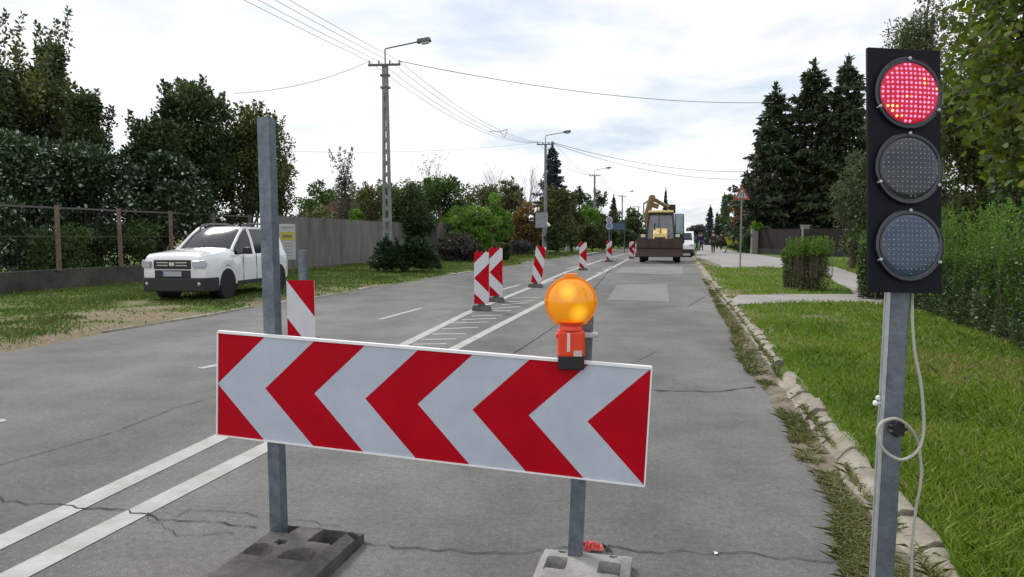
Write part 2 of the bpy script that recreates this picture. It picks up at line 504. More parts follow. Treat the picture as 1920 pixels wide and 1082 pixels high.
def ground_mesh():
    dl = [0.0, 0.12, 0.3, 0.7, 1.2, 1.8, 2.5, 3.3, 4.2, 5.2, 6.5, 8, 10, 14, 20, 40, 100, 300, 900, 2400]
    dr = [0.0, 0.1, 0.26, 0.5, 0.8, 1.2, 1.6, 2.1, 2.7, 3.4, 4.2, 5.2, 6.5, 8, 10, 14, 20, 40, 100, 300, 900, 2400]
    V = []; D = []
    for y in YS:
        xl = float(XL(y)); xr = float(XR(y))
        for d in dl[::-1]:
            z = -0.015 if d == 0 else min(GZ, 0.035 + d * 0.09)
            x = xl - d
            if 0 < d < 12: z += (float(fbm(x, y, 0.8, 3)) - 0.5) * 0.07 * min(1, d)
            V.append((x, y, z)); D.append(float(dirt_left(x, y)) if d < 30 else 0.3)
        V.append((xl + 0.4, y, -0.03)); D.append(1)
        V.append((xr - 0.4, y, -0.03)); D.append(1)
        for d in dr:
            z = -0.015 if d < 0.2 else GZ
            x = xr + d
            V.append((x, y, z)); D.append(float(dirt_right(x, y)) if d < 30 else 0.3)
    nc = len(dl) + len(dr) + 2; F = []
    for i in range(len(YS) - 1):
        for j in range(nc - 1): F.append((i * nc + j, i * nc + j + 1, (i + 1) * nc + j + 1, (i + 1) * nc + j))
    me = bpy.data.meshes.new('ground'); me.from_pydata(V, [], F)
    me.polygons.foreach_set('use_smooth', [True] * len(F))
    a = me.attributes.new('dirt', 'FLOAT', 'POINT'); a.data.foreach_set('value', D)
    m = mat('ground', (0.1, 0.1, 0.05), 0.95)
    t = m.node_tree; b = t.nodes['Principled BSDF']; b.inputs['Specular IOR Level'].default_value = 0.15
    tcn = t.nodes.new('ShaderNodeTexCoord'); n1 = t.nodes.new('ShaderNodeTexNoise'); n1.inputs['Scale'].default_value = 3.5; n1.inputs['Detail'].default_value = 10; n1.inputs['Roughness'].default_value = 0.7
    n2 = t.nodes.new('ShaderNodeTexNoise'); n2.inputs['Scale'].default_value = 40; n2.inputs['Detail'].default_value = 6
    t.links.new(tcn.outputs['Object'], n1.inputs[0]); t.links.new(tcn.outputs['Object'], n2.inputs[0])
    at = t.nodes.new('ShaderNodeAttribute'); at.attribute_name = 'dirt'
    ad = t.nodes.new('ShaderNodeMath'); ad.operation = 'ADD'; mu = t.nodes.new('ShaderNodeMath'); mu.operation = 'MULTIPLY_ADD'; mu.inputs[1].default_value = 1.6; mu.inputs[2].default_value = -0.8
    t.links.new(n1.outputs['Fac'], mu.inputs[0]); t.links.new(mu.outputs[0], ad.inputs[0]); t.links.new(at.outputs['Fac'], ad.inputs[1]); ad.use_clamp = True
    g = t.nodes.new('ShaderNodeValToRGB'); g.color_ramp.elements[0].color = (0.055, 0.10, 0.016, 1); g.color_ramp.elements[1].color = (0.12, 0.18, 0.03, 1); g.color_ramp.elements[0].position = .35; g.color_ramp.elements[1].position = .7
    t.links.new(n2.outputs['Fac'], g.inputs[0])
    s_ = t.nodes.new('ShaderNodeValToRGB'); s_.color_ramp.elements[0].color = (0.13, 0.095, 0.06, 1); s_.color_ramp.elements[1].color = (0.30, 0.25, 0.18, 1); s_.color_ramp.elements[0].position = .3; s_.color_ramp.elements[1].position = .7
    t.links.new(n2.outputs['Fac'], s_.inputs[0])
    mixn = t.nodes.new('ShaderNodeMix'); mixn.data_type = 'RGBA'
    t.links.new(ad.outputs[0], mixn.inputs[0]); t.links.new(g.outputs[0], mixn.inputs[6]); t.links.new(s_.outputs[0], mixn.inputs[7]); t.links.new(mixn.outputs[2], b.inputs['Base Color'])
    bp = t.nodes.new('ShaderNodeBump'); bp.inputs['Strength'].default_value = 0.8; bp.inputs['Distance'].default_value = 0.03
    t.links.new(n1.outputs['Fac'], bp.inputs['Height']); t.links.new(bp.outputs[0], b.inputs['Normal'])
    me.materials.append(m)
    o = bpy.data.objects.new('ground', me); col.objects.link(o); struct(o)
ground_mesh()

def asphalt_mat(name, c0, c1, speck=0.5, streak=True):
    m = mat(name, c0, 0.86); t = m.node_tree; b = t.nodes['Principled BSDF']; b.inputs['Specular IOR Level'].default_value = 0.3
    tcn = t.nodes.new('ShaderNodeTexCoord')
    mp = t.nodes.new('ShaderNodeMapping'); mp.inputs['Rotation'].default_value = (0, 0, R(14.0)); mp.inputs['Scale'].default_value = (0.55, 0.07, 1)
    t.links.new(tcn.outputs['Object'], mp.inputs[0])
    n1 = t.nodes.new('ShaderNodeTexNoise'); n1.inputs['Scale'].default_value = 1.0; n1.inputs['Detail'].default_value = 5; t.links.new(mp.outputs[0], n1.inputs[0])
    n3 = t.nodes.new('ShaderNodeTexNoise'); n3.inputs['Scale'].default_value = 0.9; n3.inputs['Detail'].default_value = 9; n3.inputs['Roughness'].default_value = 0.7; t.links.new(tcn.outputs['Object'], n3.inputs[0])
    n2 = t.nodes.new('ShaderNodeTexNoise'); n2.inputs['Scale'].default_value = 130; n2.inputs['Detail'].default_value = 3; n2.inputs['Roughness'].default_value = 0.8; t.links.new(tcn.outputs['Object'], n2.inputs[0])
    vo = t.nodes.new('ShaderNodeTexVoronoi'); vo.inputs['Scale'].default_value = 60; t.links.new(tcn.outputs['Object'], vo.inputs['Vector'])
    a = t.nodes.new('ShaderNodeMath'); a.operation = 'ADD'; t.links.new(n1.outputs['Fac'], a.inputs[0]); t.links.new(n3.outputs['Fac'], a.inputs[1])
    rr = t.nodes.new('ShaderNodeValToRGB'); rr.color_ramp.elements[0].position = 0.38; rr.color_ramp.elements[1].position = 0.62
    h = t.nodes.new('ShaderNodeMath'); h.operation = 'MULTIPLY'; h.inputs[1].default_value = 0.5; t.links.new(a.outputs[0], h.inputs[0]); t.links.new(h.outputs[0], rr.inputs[0])
    rr.color_ramp.elements[0].color = (*c0, 1); rr.color_ramp.elements[1].color = (*c1, 1)
    n4 = t.nodes.new('ShaderNodeTexNoise'); n4.inputs['Scale'].default_value = 28; n4.inputs['Detail'].default_value = 6; n4.inputs['Roughness'].default_value = 0.75; t.links.new(tcn.outputs['Object'], n4.inputs[0])
    s4 = t.nodes.new('ShaderNodeValToRGB'); s4.color_ramp.elements[0].position = 0.33; s4.color_ramp.elements[0].color = (0.78, 0.78, 0.79, 1); s4.color_ramp.elements[1].position = 0.67; s4.color_ramp.elements[1].color = (1.22, 1.22, 1.2, 1)
    t.links.new(n4.outputs['Fac'], s4.inputs[0])
    m4 = t.nodes.new('ShaderNodeMix'); m4.data_type = 'RGBA'; m4.blend_type = 'MULTIPLY'; m4.inputs[0].default_value = 1.0; t.links.new(rr.outputs[0], m4.inputs[6]); t.links.new(s4.outputs[0], m4.inputs[7])
    sp = t.nodes.new('ShaderNodeValToRGB'); sp.color_ramp.elements[0].position = 0.28; sp.color_ramp.elements[0].color = (0.55, 0.55, 0.56, 1); sp.color_ramp.elements[1].position = 0.72; sp.color_ramp.elements[1].color = (1.55, 1.55, 1.5, 1)
    t.links.new(n2.outputs['Fac'], sp.inputs[0])
    wl = t.nodes.new('ShaderNodeValToRGB'); wl.color_ramp.elements[0].position = 0.11; wl.color_ramp.elements[0].color = (2.3, 2.3, 2.2, 1); wl.color_ramp.elements[1].position = 0.20; wl.color_ramp.elements[1].color = (1, 1, 1, 1)
    t.links.new(vo.outputs['Distance'], wl.inputs[0])
    m1 = t.nodes.new('ShaderNodeMix'); m1.data_type = 'RGBA'; m1.blend_type = 'MULTIPLY'; m1.inputs[0].default_value = speck
    t.links.new(m4.outputs[2], m1.inputs[6]); t.links.new(sp.outputs[0], m1.inputs[7])
    m2 = t.nodes.new('ShaderNodeMix'); m2.data_type = 'RGBA'; m2.blend_type = 'MULTIPLY'; m2.inputs[0].default_value = speck * 0.7
    t.links.new(m1.outputs[2], m2.inputs[6]); t.links.new(wl.outputs[0], m2.inputs[7]); t.links.new(m2.outputs[2], b.inputs['Base Color'])
    bp = t.nodes.new('ShaderNodeBump'); bp.inputs['Strength'].default_value = 0.35; bp.inputs['Distance'].default_value = 0.006
    t.links.new(n2.outputs['Fac'], bp.inputs['Height']); t.links.new(bp.outputs[0], b.inputs['Normal'])
    return m
ASPH = asphalt_mat('asphalt', (0.088, 0.088, 0.090), (0.178, 0.177, 0.174), 0.95)
ASPH2 = asphalt_mat('asphalt_patch', (0.165, 0.165, 0.163), (0.22, 0.22, 0.215), 0.6)
ASPHD = asphalt_mat('asphalt_dark', (0.115, 0.115, 0.118), (0.155, 0.155, 0.155), 0.5)
PAVE = asphalt_mat('pavement', (0.255, 0.248, 0.235), (0.34, 0.33, 0.315), 0.4)
PAINT = mat('road_paint', (0.33, 0.33, 0.31), 0.8, 0.0, 5, 0.25, 90, base2=(0.47, 0.47, 0.45))
V = []; F = []
for y in YS:
    a, b = float(XL(y)), float(XR(y))
    for k in range(13): V.append((a + (b - a) * k / 12, y, 0.0))
for i in range(len(YS) - 1):
    for j in range(12): F.append((i * 13 + j, i * 13 + j + 1, (i + 1) * 13 + j + 1, (i + 1) * 13 + j))
mb = MB(); mb.v = V; mb.f = F; mb.m = [0] * len(F)
struct(mb.build('road', ASPH))

def ribbon(name, pts, widths, z, m, parent=None):
    """flat strip along ground points"""
    mb = MB(); vs = []; fs = []
    pts = [Vector((p[0], p[1], 0)) for p in pts]
    for i, p in enumerate(pts):
        t = (pts[min(i + 1, len(pts) - 1)] - pts[max(i - 1, 0)]).normalized(); n = Vector((t.y, -t.x, 0))
        w = widths[i] if hasattr(widths, '__len__') else widths
        vs += [p + n * w / 2 + Vector((0, 0, z)), p - n * w / 2 + Vector((0, 0, z))]
    for i in range(len(pts) - 1): fs.append((2 * i, 2 * i + 1, 2 * i + 3, 2 * i + 2))
    mb.add(vs, fs)
    return mb
def poly_px(pix, z):
    return [(*P(a, b, z), z) for a, b in pix]
def refine(pts, step=1.0):
    o = []
    for a, b in zip(pts[:-1], pts[1:]):
        n = max(1, int(math.hypot(b[0] - a[0], b[1] - a[1]) / step))
        for i in range(n): o.append((a[0] + (b[0] - a[0]) * i / n, a[1] + (b[1] - a[1]) * i / n))
    return o + [pts[-1]]
# markings (all of them paint on the road)
mk = MB()
LL = [P(-45, 1040), P(0, 1018), P(200, 922), P(409, 822), P(600, 727), P(752, 649), P(880, 585), P(990, 541), P(1062, 510), P(1130, 487), P(1185, 473)]
LL[0] = (LL[1][0] + (LL[1][0] - LL[2][0]) * 4, LL[1][1] + (LL[1][1] - LL[2][1]) * 4)
RL = [P(105, 1040), P(300, 940), P(499, 839), P(700, 734), P(840, 660), P(1018, 568), P(1100, 526), P(1150, 501), P(1185, 482)]
RL.insert(0, (RL[0][0] + (RL[0][0] - RL[1][0]) * 5, RL[0][1] + (RL[0][1] - RL[1][1]) * 5))
def add_rib(mb, pts, w, z=0.004):
    r = ribbon('', pts, w, z, None); mb.add(r.v, r.f)
add_rib(mk, refine(LL), 0.15); add_rib(mk, refine(RL), 0.15)
for a, b in [((375, 691), (430, 681)), ((712, 599), (790, 578)), ((-40, 797), (10, 788)), ((930, 546), (975, 534))]:
    add_rib(mk, [P(*a), P(*b)], 0.11)
for (x0, y0, x1, y1) in [(775, 646, 838, 645), (790, 637, 855, 636), (810, 627, 874, 626), (828, 617, 896, 614), (846, 606, 914, 604), (866, 600, 930, 597), (884, 593, 942, 591), (905, 583, 958, 583), (925, 579, 976, 575), (940, 572, 990, 568), (953, 566, 1003, 564), (960, 559, 1012, 558)]:
    add_rib(mk, [P(x0, y0), P(x1, y1)], 0.05 + 0.0035 * P(x0, y0)[1])
for (x, y) in [(1124, 511), (1134, 505), (1143, 500)]:
    add_rib(mk, [P(x - 6, y + 1), P(x + 7, y - 1)], 0.14)
for a, b in [((1060, 505), (1125, 490)), ((1000, 538), (1040, 524))]:
    add_rib(mk, [P(*a), P(*b)], 0.10, 0.0045)
struct(mk.build('road_marking', PAINT))
# repaired patches
pt = MB()
for quad in [[(1157, 534), (1251, 533), (1255, 566), (1138, 562)], [(1168, 500), (1280, 500), (1282, 515), (1150, 512)]]:
    pt.add(poly_px(quad, 0.004), [(0, 1, 2, 3)])
struct(pt.build('road_patch', ASPH2))
# cracks: thin jagged dark ribbons of broken asphalt
CR = MAT_CR = mat('crack', (0.035, 0.035, 0.035), 0.95)
rg = random.Random(3)
def crack(mb, pix, w, jit=0.03):
    pts = refine([P(*p) for p in pix], 0.05)
    ph = 0; o = []
    for p in pts:
        ph = ph * 0.8 + rg.uniform(-1, 1) * jit
        o.append((p[0] + ph * 0.4, p[1] + ph))
    ws = [max(0.001, w * rg.uniform(0.25, 1.25)) for _ in o]
    r = ribbon('', o, ws, 0.006, None); mb.add(r.v, r.f)
cm = MB()
crack(cm, [(-60, 928), (0, 932), (130, 952), (230, 962), (320, 975), (420, 992), (470, 996)], 0.010)
crack(cm, [(280, 962), (300, 985), (340, 1000), (430, 1006)], 0.006)
crack(cm, [(320, 975), (350, 958), (420, 962), (480, 975), (640, 985)], 0.006)
crack(cm, [(655, 1014), (780, 1028), (930, 1034), (1100, 1026), (1280, 1035), (1420, 1042), (1560, 1052)], 0.008)
crack(cm, [(1225, 732), (1300, 735), (1340, 736), (1418, 724)], 0.026, 0.02)
crack(cm, [(200, 815), (80, 850), (0, 872)], 0.007)
crack(cm, [(420, 740), (330, 765), (240, 800), (200, 815)], 0.008)
crack(cm, [(1230, 660), (1150, 700)], 0.008)
crack(cm, [(800, 600), (850, 587), (880, 580)], 0.012)
crack(cm, [(560, 625), (640, 640), (720, 636)], 0.012)
crack(cm, [(1340, 545), (1290, 575), (1250, 574)], 0.02)
crack(cm, [(1120, 540), (1060, 600), (960, 665)], 0.015)
crack(cm, [(1150, 500), (1110, 545)], 0.03)
struct(cm.build('road_crack', CR))

# kerb stones on the right, each a worn wedge; one structure
KERB = mat('kerb_stone', (0.19, 0.175, 0.135), 0.95, 0, 5, 0.9, 24, base2=(0.37, 0.345, 0.285))
def kerb(name, xfun, y0, y1, side, gaps=(), step=0.33, bury=0.0, wid=0.205, seed=1, H=GZ):
    mb = MB(); r = random.Random(seed); y = y0
    while y < y1:
        ln = step * r.uniform(0.9, 1.15) * (1 if y < 25 else 2.2)
        skip = any(a < y < b for a, b in gaps) or r.random() < bury
        if not skip:
            ya, yb = y + 0.008, y + ln - 0.008
            xa, xb = float(xfun(ya)), float(xfun(yb))
            hgt = H + 0.012 + r.uniform(-0.022, 0.014); rl = r.uniform(-0.012, 0.012); tw = r.uniform(-.022, .022)
            prof = [(0, -0.03), (0.02, 0.03), (0.075, hgt * 0.72), (0.12, hgt * 0.97), (wid, hgt - 0.008), (wid, -0.03)]
            vs = []
            for (yy, xx, q) in ((ya, xa, tw), (yb, xb, -tw)):
                for i, (u, z) in enumerate(prof):
                    vs.append((xx + side * (u + q + r.uniform(-.008, .008)), yy + r.uniform(-.008, .008), z + (rl if i > 1 else 0) + r.uniform(-.006, .006)))
            n = len(prof)
            fs = [tuple(range(n)), tuple(range(n, 2 * n))[::-1]] + [(i, i + 1, i + 1 + n, i + n) for i in range(n - 1)]
            mb.add(vs, fs)
        y += ln
    o = mb.build(name, KERB, bevel=0.007); struct(o)
kerb('kerb', XR, 1.0, 90, 1, gaps=((7.0, 7.6), (16.6, 18.6)), seed=4, bury=0.04)
kerb('kerb', XL, 6.0, 90, -1, gaps=((6, 10.6), (46, 53)), bury=0.22, seed=8, wid=0.22, H=0.03, step=0.75)

# gutter strip of soil washed along the right kerb
gm = MB(); vs = []; fs = []; yy = 1.5; n = 0
while yy < 45:
    a = float(XA(yy)) + random.uniform(-.03, .03); b = float(XR(yy)) + 0.03
    b0 = a if a < b - 0.03 else b - 0.04
    vs += [(b0, yy, 0.004), ((b0 + b) / 2, yy, 0.018), (b, yy, 0.03)]
    n += 1; yy += 0.06 if yy < 12 else 0.25
for i in range(n - 1):
    for j in range(2): fs.append((3 * i + j, 3 * i + j + 1, 3 * i + j + 4, 3 * i + j + 3))
gm.add(vs, fs)
SOIL = mat('soil', (0.11, 0.09, 0.065), 0.95, 0, 9, 0.8, 45, base2=(0.24, 0.205, 0.155))
struct(gm.build('gutter_soil', SOIL, smooth=True))

# pavements on the right
def flat(name, pix, m, z):
    mb = MB(); pts = poly_px(pix, z); mb.add(pts, [tuple(range(len(pts)))]); return struct(mb.build(name, m))
side_walk = [(1303, 479), (1318, 490), (1340, 500), (1372, 502), (1430, 501), (1500, 503), (1548, 512), (1562, 527), (1590, 540), (1600, 551), (1385, 553), (1372, 561), (1378, 571), (1440, 569), (1520, 567), (1610, 566), (1650, 572), (1662, 560), (1640, 535), (1610, 515), (1570, 502), (1500, 490), (1440, 480), (1385, 473), (1352, 466), (1334, 458), (1328, 452), (1321, 452), (1316, 462), (1308, 470)]
flat('pavement', side_walk, PAVE, GZ + 0.012)
flat('dirt_patch', [(1301, 480), (1330, 489), (1352, 497), (1335, 501), (1318, 494)], SOIL, GZ + 0.018)
flat('driveway', [(1068, 468), (1100, 466), (1150, 467), (1140, 470), (1100, 478), (1092, 479)], PAVE, 0.06)

# ---------------------------------------------------------------- grass and weeds
from_px = lambda pix, z: [P(a, b, z) for a, b in pix]
def inside(poly, x, y):
    c = np.zeros(len(x), bool); n = len(poly); j = n - 1
    for i in range(n):
        xi, yi = poly[i][:2]; xj, yj = poly[j][:2]
        m_ = ((yi > y) != (yj > y)) & (x < (xj - xi) * (y - yi) / (yj - yi + 1e-12) + xi)
        c ^= m_; j = i
    return c
PAVP = from_px(side_walk, GZ)
def blades(name, X, Y, Z, h, w, rng, m, var, lean=0.35):
    n = len(X); a = rng.uniform(0, 2 * math.pi, n); b = rng.uniform(0, 2 * math.pi, n)
    hh = h * rng.uniform(0.45, 1.3, n); ww = w * rng.uniform(0.7, 1.3, n)
    base = np.stack([X, Y, Z], 1); s = np.stack([np.cos(a), np.sin(a), 0 * a], 1) * (ww / 2)[:, None]
    l = np.stack([np.cos(b), np.sin(b), 0 * b], 1) * (hh * lean * rng.uniform(0.2, 2.2, n))[:, None]
    up = np.stack([0 * a, 0 * a, hh], 1)
    V = np.stack([base - s, base + s, base + s * 0.7 + up * 0.55 + l * 0.35, base + up * (1 - 0.25 * lean) + l, base - s * 0.7 + up * 0.55 + l * 0.35], 1).reshape(-1, 3)
    F = np.arange(5 * n).reshape(n, 5)
    o = npmesh(name, V, F, m, var); return o
GRASS_R = leafmat('grass_right', (0.10, 0.18, 0.018), (0.22, 0.34, 0.032), (0.34, 0.29, 0.13), rough=0.5, trans=0.35)
GRASS_L = leafmat('grass_left', (0.055, 0.10, 0.016), (0.13, 0.20, 0.035), (0.30, 0.23, 0.12), rough=0.7, trans=0.25)
def ydist(rng, n, y0, y1, p=1.7):
    u = rng.uniform(0, 1, n); e = 1 - p
    return (y0 ** e + u * (y1 ** e - y0 ** e)) ** (1 / e)
rng = np.random.default_rng(11)
n = 150000
Y = ydist(rng, n, 1.6, 42); X = XR(Y) + 0.12 + 0.1 * nval(Y * 2.2, Y * 0, 1.0, 77) + rng.uniform(0, 1, n) ** 1.0 * (2.4 + 0.22 * Y)
thin = dirt_right(X, Y)
k = (rng.uniform(0, 1, n) > thin * 0.8) & ~inside(PAVP, X, Y)
X, Y = X[k], Y[k]
tall = nval(X, Y, 1.6, 21)
dry = np.clip((fbm(X, Y, 0.7, 33) - 0.56) * 5, 0, 1)
var = np.clip(0.0 + 0.75 * fbm(X, Y, 0.9, 31) + dry * 0.45 + rng.normal(0, 0.15, len(X)) + (rng.random(len(X)) < 0.07) * 0.5, 0, 1)
o = blades('grass', X, Y, np.full(len(X), GZ - 0.004), (0.035 + 0.055 * tall) * (1 + 0.012 * Y), 0.006 + 0.0011 * Y, rng, GRASS_R, var, 0.5)
o['kind'] = 'stuff'; tag(o, 'bright green mown grass on the right verge beside the kerb', 'grass')
# left verge
n = 150000
Y = ydist(rng, n, 7.5, 60, 1.3); X = XL(Y) - 0.05 - rng.uniform(0, 1, n) * 13
thin = dirt_left(X, Y)
k = (rng.uniform(0, 1, n) > thin * 0.93); X, Y = X[k], Y[k]
d = XL(Y) - X
tall = nval(X, Y, 0.9, 41)
var = np.clip(0.1 + 0.6 * fbm(X, Y, 0.5, 51) + rng.normal(0, 0.15, len(X)) + (rng.random(len(X)) < 0.1) * 0.5, 0, 1)
o = blades('grass', X, Y, np.minimum(GZ, 0.035 + d * 0.09) - 0.01, (0.025 + 0.07 * tall) * (1 + 0.008 * Y), 0.006 + 0.0012 * Y, rng, GRASS_L, var, 0.6)
o['kind'] = 'stuff'; tag(o, 'patchy dull green grass on the left verge round the parked car', 'grass')
# weeds in the gutter
n = 75000
Y = ydist(rng, n, 1.7, 24, 1.4)
xa = XA(Y); xr = XR(Y) + 0.02
X = xa + (xr - xa) * rng.uniform(0.0, 1.12, n) + rng.normal(0, 0.02, n)
den = 0.6 * nval(X * 1.2, Y, 1.3, 61) + 0.4 * nval(X, Y, 6.0, 62)
k = (den > 0.34) & (rng.random(n) < (den - 0.28) * 1.7); X, Y = X[k], Y[k]
var = np.clip(0.1 + 0.8 * nval(X, Y, 1.3, 71) + rng.normal(0, 0.16, len(X)), 0, 1)
o = blades('weeds', X, Y, np.where(X > XR(Y) + 0.03, 0.07, 0.003), 0.04, 0.005 + 0.001 * Y, rng, leafmat('weed', (0.09, 0.115, 0.03), (0.18, 0.21, 0.06), (0.34, 0.27, 0.16), trans=0.25), var, 1.3)
o['kind'] = 'stuff'; tag(o, 'scruffy weeds growing in the soil along the right kerb', 'weeds')

# ================================================================= FOREGROUND THINGS
GALV = mat('galvanised', (0.105, 0.125, 0.15), 0.5, 0.0, 18, 0.12, 60, metal=0.5, base2=(0.19, 0.22, 0.255))
GALVL = mat('galvanised_light', (0.42, 0.44, 0.46), 0.42, 0.0, 18, 0.1, 60, metal=0.6, base2=(0.55, 0.57, 0.59))
RED = mat('reflective_red', (0.44, 0.001, 0.011), 0.5, 0.12, 5, 0.05, 300, spec=0.12)
WHT = mat('reflective_white', (0.47, 0.52, 0.60), 0.5, 0.09, 5, 0.05, 300, spec=0.3)
WHT2 = mat('reflective_white_small', (0.60, 0.61, 0.64), 0.5, 0.05, 10)
WEDGE = mat('white_edge', (0.85, 0.85, 0.86), 0.4)
RUB = mat('rubber_base', (0.035, 0.034, 0.033), 0.85, 0.0, 5, 0.5, 50, base2=(0.125, 0.12, 0.112))
RUBL = mat('rubber_base_pale', (0.20, 0.20, 0.19), 0.85, 0.0, 8, 0.4, 50, base2=(0.34, 0.335, 0.32))
BLK = mat('black_plastic', (0.010, 0.011, 0.013), 0.45)
DARKP = mat('dark_plastic', (0.02, 0.021, 0.023), 0.6)

def clip_poly(poly, f):
    """keep the part where f(p) >= 0 (f linear)"""
    o = []
    for i in range(len(poly)):
        a, b = poly[i], poly[(i + 1) % len(poly)]; fa, fb = f(a), f(b)
        if fa >= 0: o.append(a)
        if (fa >= 0) != (fb >= 0):
            t = fa / (fa - fb); o.append((a[0] + (b[0] - a[0]) * t, a[1] + (b[1] - a[1]) * t))
    return o
def striped_panel(w, h, band, kind, off=0.0, slope=1.0, thick=0.003, back=1):
    """front face at y=0 looking to -y, u = x from left, v = z from the bottom. mats: 0 white 1 red 2 edge"""
    mb = MB(); rects = []
    if kind == 'chevron': rects = [([(0, h / 2), (w, h / 2), (w, h), (0, h)], lambda p: p[0] - (p[1] - h / 2) * slope - off), ([(0, 0), (w, 0), (w, h / 2), (0, h / 2)], lambda p: p[0] + (p[1] - h / 2) * slope - off)]
    else: rects = [([(0, 0), (w, 0), (w, h), (0, h)], lambda p: p[0] + (p[1] - h) * slope - off)]
    for rc, g in rects:
        fmin = min(g(p) for p in rc); fmax = max(g(p) for p in rc)
        for k in range(math.floor(fmin / band), math.ceil(fmax / band)):
            q = clip_poly(rc, lambda p: g(p) - k * band)
            if len(q) > 2: q = clip_poly(q, lambda p: (k + 1) * band - g(p))
            if len(q) > 2: mb.add([(u, 0, v) for u, v in q], [tuple(range(len(q)))], 0 if k % 2 == 0 else 1)
    mb.box((w / 2, thick / 2 + 0.001, h / 2), (w - 0.002, thick, h - 0.002), mi=2)
    return mb

# --- the long chevron board
TL = W3(409, 622, 3.28); TR = W3(1222, 690, 2.835)
u = (TR - TL).normalized(); nrm = Vector((u.y, -u.x, 0)).normalized()      # towards the camera
vv = u.cross(nrm).normalized()
if vv.z < 0: vv = -vv
nrm = vv.cross(u).normalized() * 1.0
if nrm.y > 0: nrm = -nrm
Mb = Matrix((u, -nrm, vv)).transposed().to_4x4()
BW = (TR - TL).length; BH = 0.503
org = TL - vv * BH
bar = empty('chevron_barrier', (org.x, org.y, 0), 0, 'long red and white chevron board on two grey posts across the lane', 'barrier')
mb = striped_panel(BW, BH, BW / 8, 'chevron', 0.0, (BW / 8) / (BH / 2) , 0.02)
MM = Matrix.Translation(org - Vector((org.x, org.y, 0))) @ Mb
mb.v = [tuple(MM @ Vector(v)) for v in mb.v]
bd = mb.build('board', [WHT, RED, WEDGE], bar)
fr = MB()
for a, b, wd in (((0, .006, BH), (BW, .006, BH), 0.012), ((0, .006, 0), (BW, .006, 0), 0.006), ((0, .006, 0), (0, .006, BH), 0.006), ((BW, .006, 0), (BW, .006, BH), 0.006)):
    fr.bar(MM @ Vector(a), MM @ Vector(b), 0.024, wd, up=tuple(vv) if a[2] == b[2] else tuple(u))
# raised edging, 2 mm proud of the panel
fr.build('edging', [WEDGE], bar)
fr = MB()
p0 = MM @ Vector((1.30 / 2 * BW * 1.27, -0.0006, 0.002)); 
def post(name, root, a, b, s, m, yaw):
    a = Vector(a); b = Vector(b); d = (b - a)
    mb = MB()
    x = Vector((math.cos(yaw), math.sin(yaw), 0)); z = d.normalized(); y = z.cross(x).normalized(); x = y.cross(z)
    Mx = Matrix((x, y, z)).transposed()
    w = 0.003; 
    # square tube with an open top
    o_ = s / 2; c = a + d / 2; l = d.length
    for (ox, oy, dx, dy) in ((0, -o_ + w / 2, s, w), (0, o_ - w / 2, s, w), (-o_ + w / 2, 0, w, s - 2 * w), (o_ - w / 2, 0, w, s - 2 * w)):
        mb.box(c + Mx @ Vector((ox, oy, 0)), (dx, dy, l), Mx)
    return mb.build(name, m, root, off=root.location if root else None)
ang = math.atan2(u.y, u.x)
pl_b = W3(524, 1020, 3.255); pl_b.z = 0.06
pl_t = W3(499, 222, 3.325)
post('post', bar, pl_b, pl_t, 0.060, GALV, ang)
pr_b = W3(1078, 1075, 2.985); pr_b.z = 0.06
pr_t = W3(1099, 592, 3.005)
post('post', bar, pr_b, pr_t, 0.060, GALV, ang)
cl = MB()
for (pc) in (pl_b.lerp(pl_t, 0.36), pl_b.lerp(pl_t, 0.46), pr_b.lerp(pr_t, 0.55), pr_b.lerp(pr_t, 0.8)):
    cl.box(pc + Vector((0, 0, 0)), (0.072, 0.074, 0.03), ang)
cl.each('clamp', GALVL, bar, off=bar.location, bevel=0.003)

# --- rubber feet
def foot_mesh(root, m, w=0.42, l=0.80, h=0.10, rects=(), rounds=(), grips=(), seed=0):
    """height field plate, x across (w), y along (l)"""
    nx, ny = 43, 81; r = random.Random(seed)
    V = []; F = []
    for j in range(ny):
        for i in range(nx):
            x = -w / 2 + w * i / (nx - 1); y = -l / 2 + l * j / (ny - 1)
            e = min(w / 2 - abs(x), (l / 2 - abs(y)) * 0.55)
            z = h * min(1, 0.62 + e / 0.05 * 0.38)
            z *= 1 - 0.22 * max(0, (abs(y) - l * 0.3) / (l * 0.2))
            for (x0, y0, x1, y1) in rects:
                if x0 < x < x1 and y0 < y < y1: z = 0.012
            for (cx_, cy_, rr) in rounds:
                if (x - cx_) ** 2 + (y - cy_) ** 2 < rr * rr: z = 0.02
            for (cx_, cy_, rr) in grips:
                dd = math.hypot(x - cx_, (y - cy_) * 0.8)
                if dd < rr and y > cy_ - rr * 0.2: z -= 0.075 * (1 - dd / rr) ** 0.4
            V.append((x + r.uniform(-.001, .001), y, max(z, 0.006) + r.uniform(-.0012, .0012)))
    for j in range(ny - 1):
        for i in range(nx - 1): F.append((j * nx + i, j * nx + i + 1, (j + 1) * nx + i + 1, (j + 1) * nx + i))
    # skirt
    ring = [i for i in range(nx)] + [j * nx + nx - 1 for j in range(1, ny)] + [(ny - 1) * nx + i for i in range(nx - 2, -1, -1)] + [j * nx for j in range(ny - 2, 0, -1)]
    o = len(V)
    for q in ring: V.append((V[q][0] * 1.0, V[q][1] * 1.0, 0.0))
    for k_ in range(len(ring)):
        k2 = (k_ + 1) % len(ring); F.append((ring[k2], ring[k_], o + k_, o + k2))
    F.append(tuple(o + k_ for k_ in range(len(ring)))[::-1])
    mb = MB(); mb.add(V, F)
    return mb.build('plate', m, root, smooth=True)
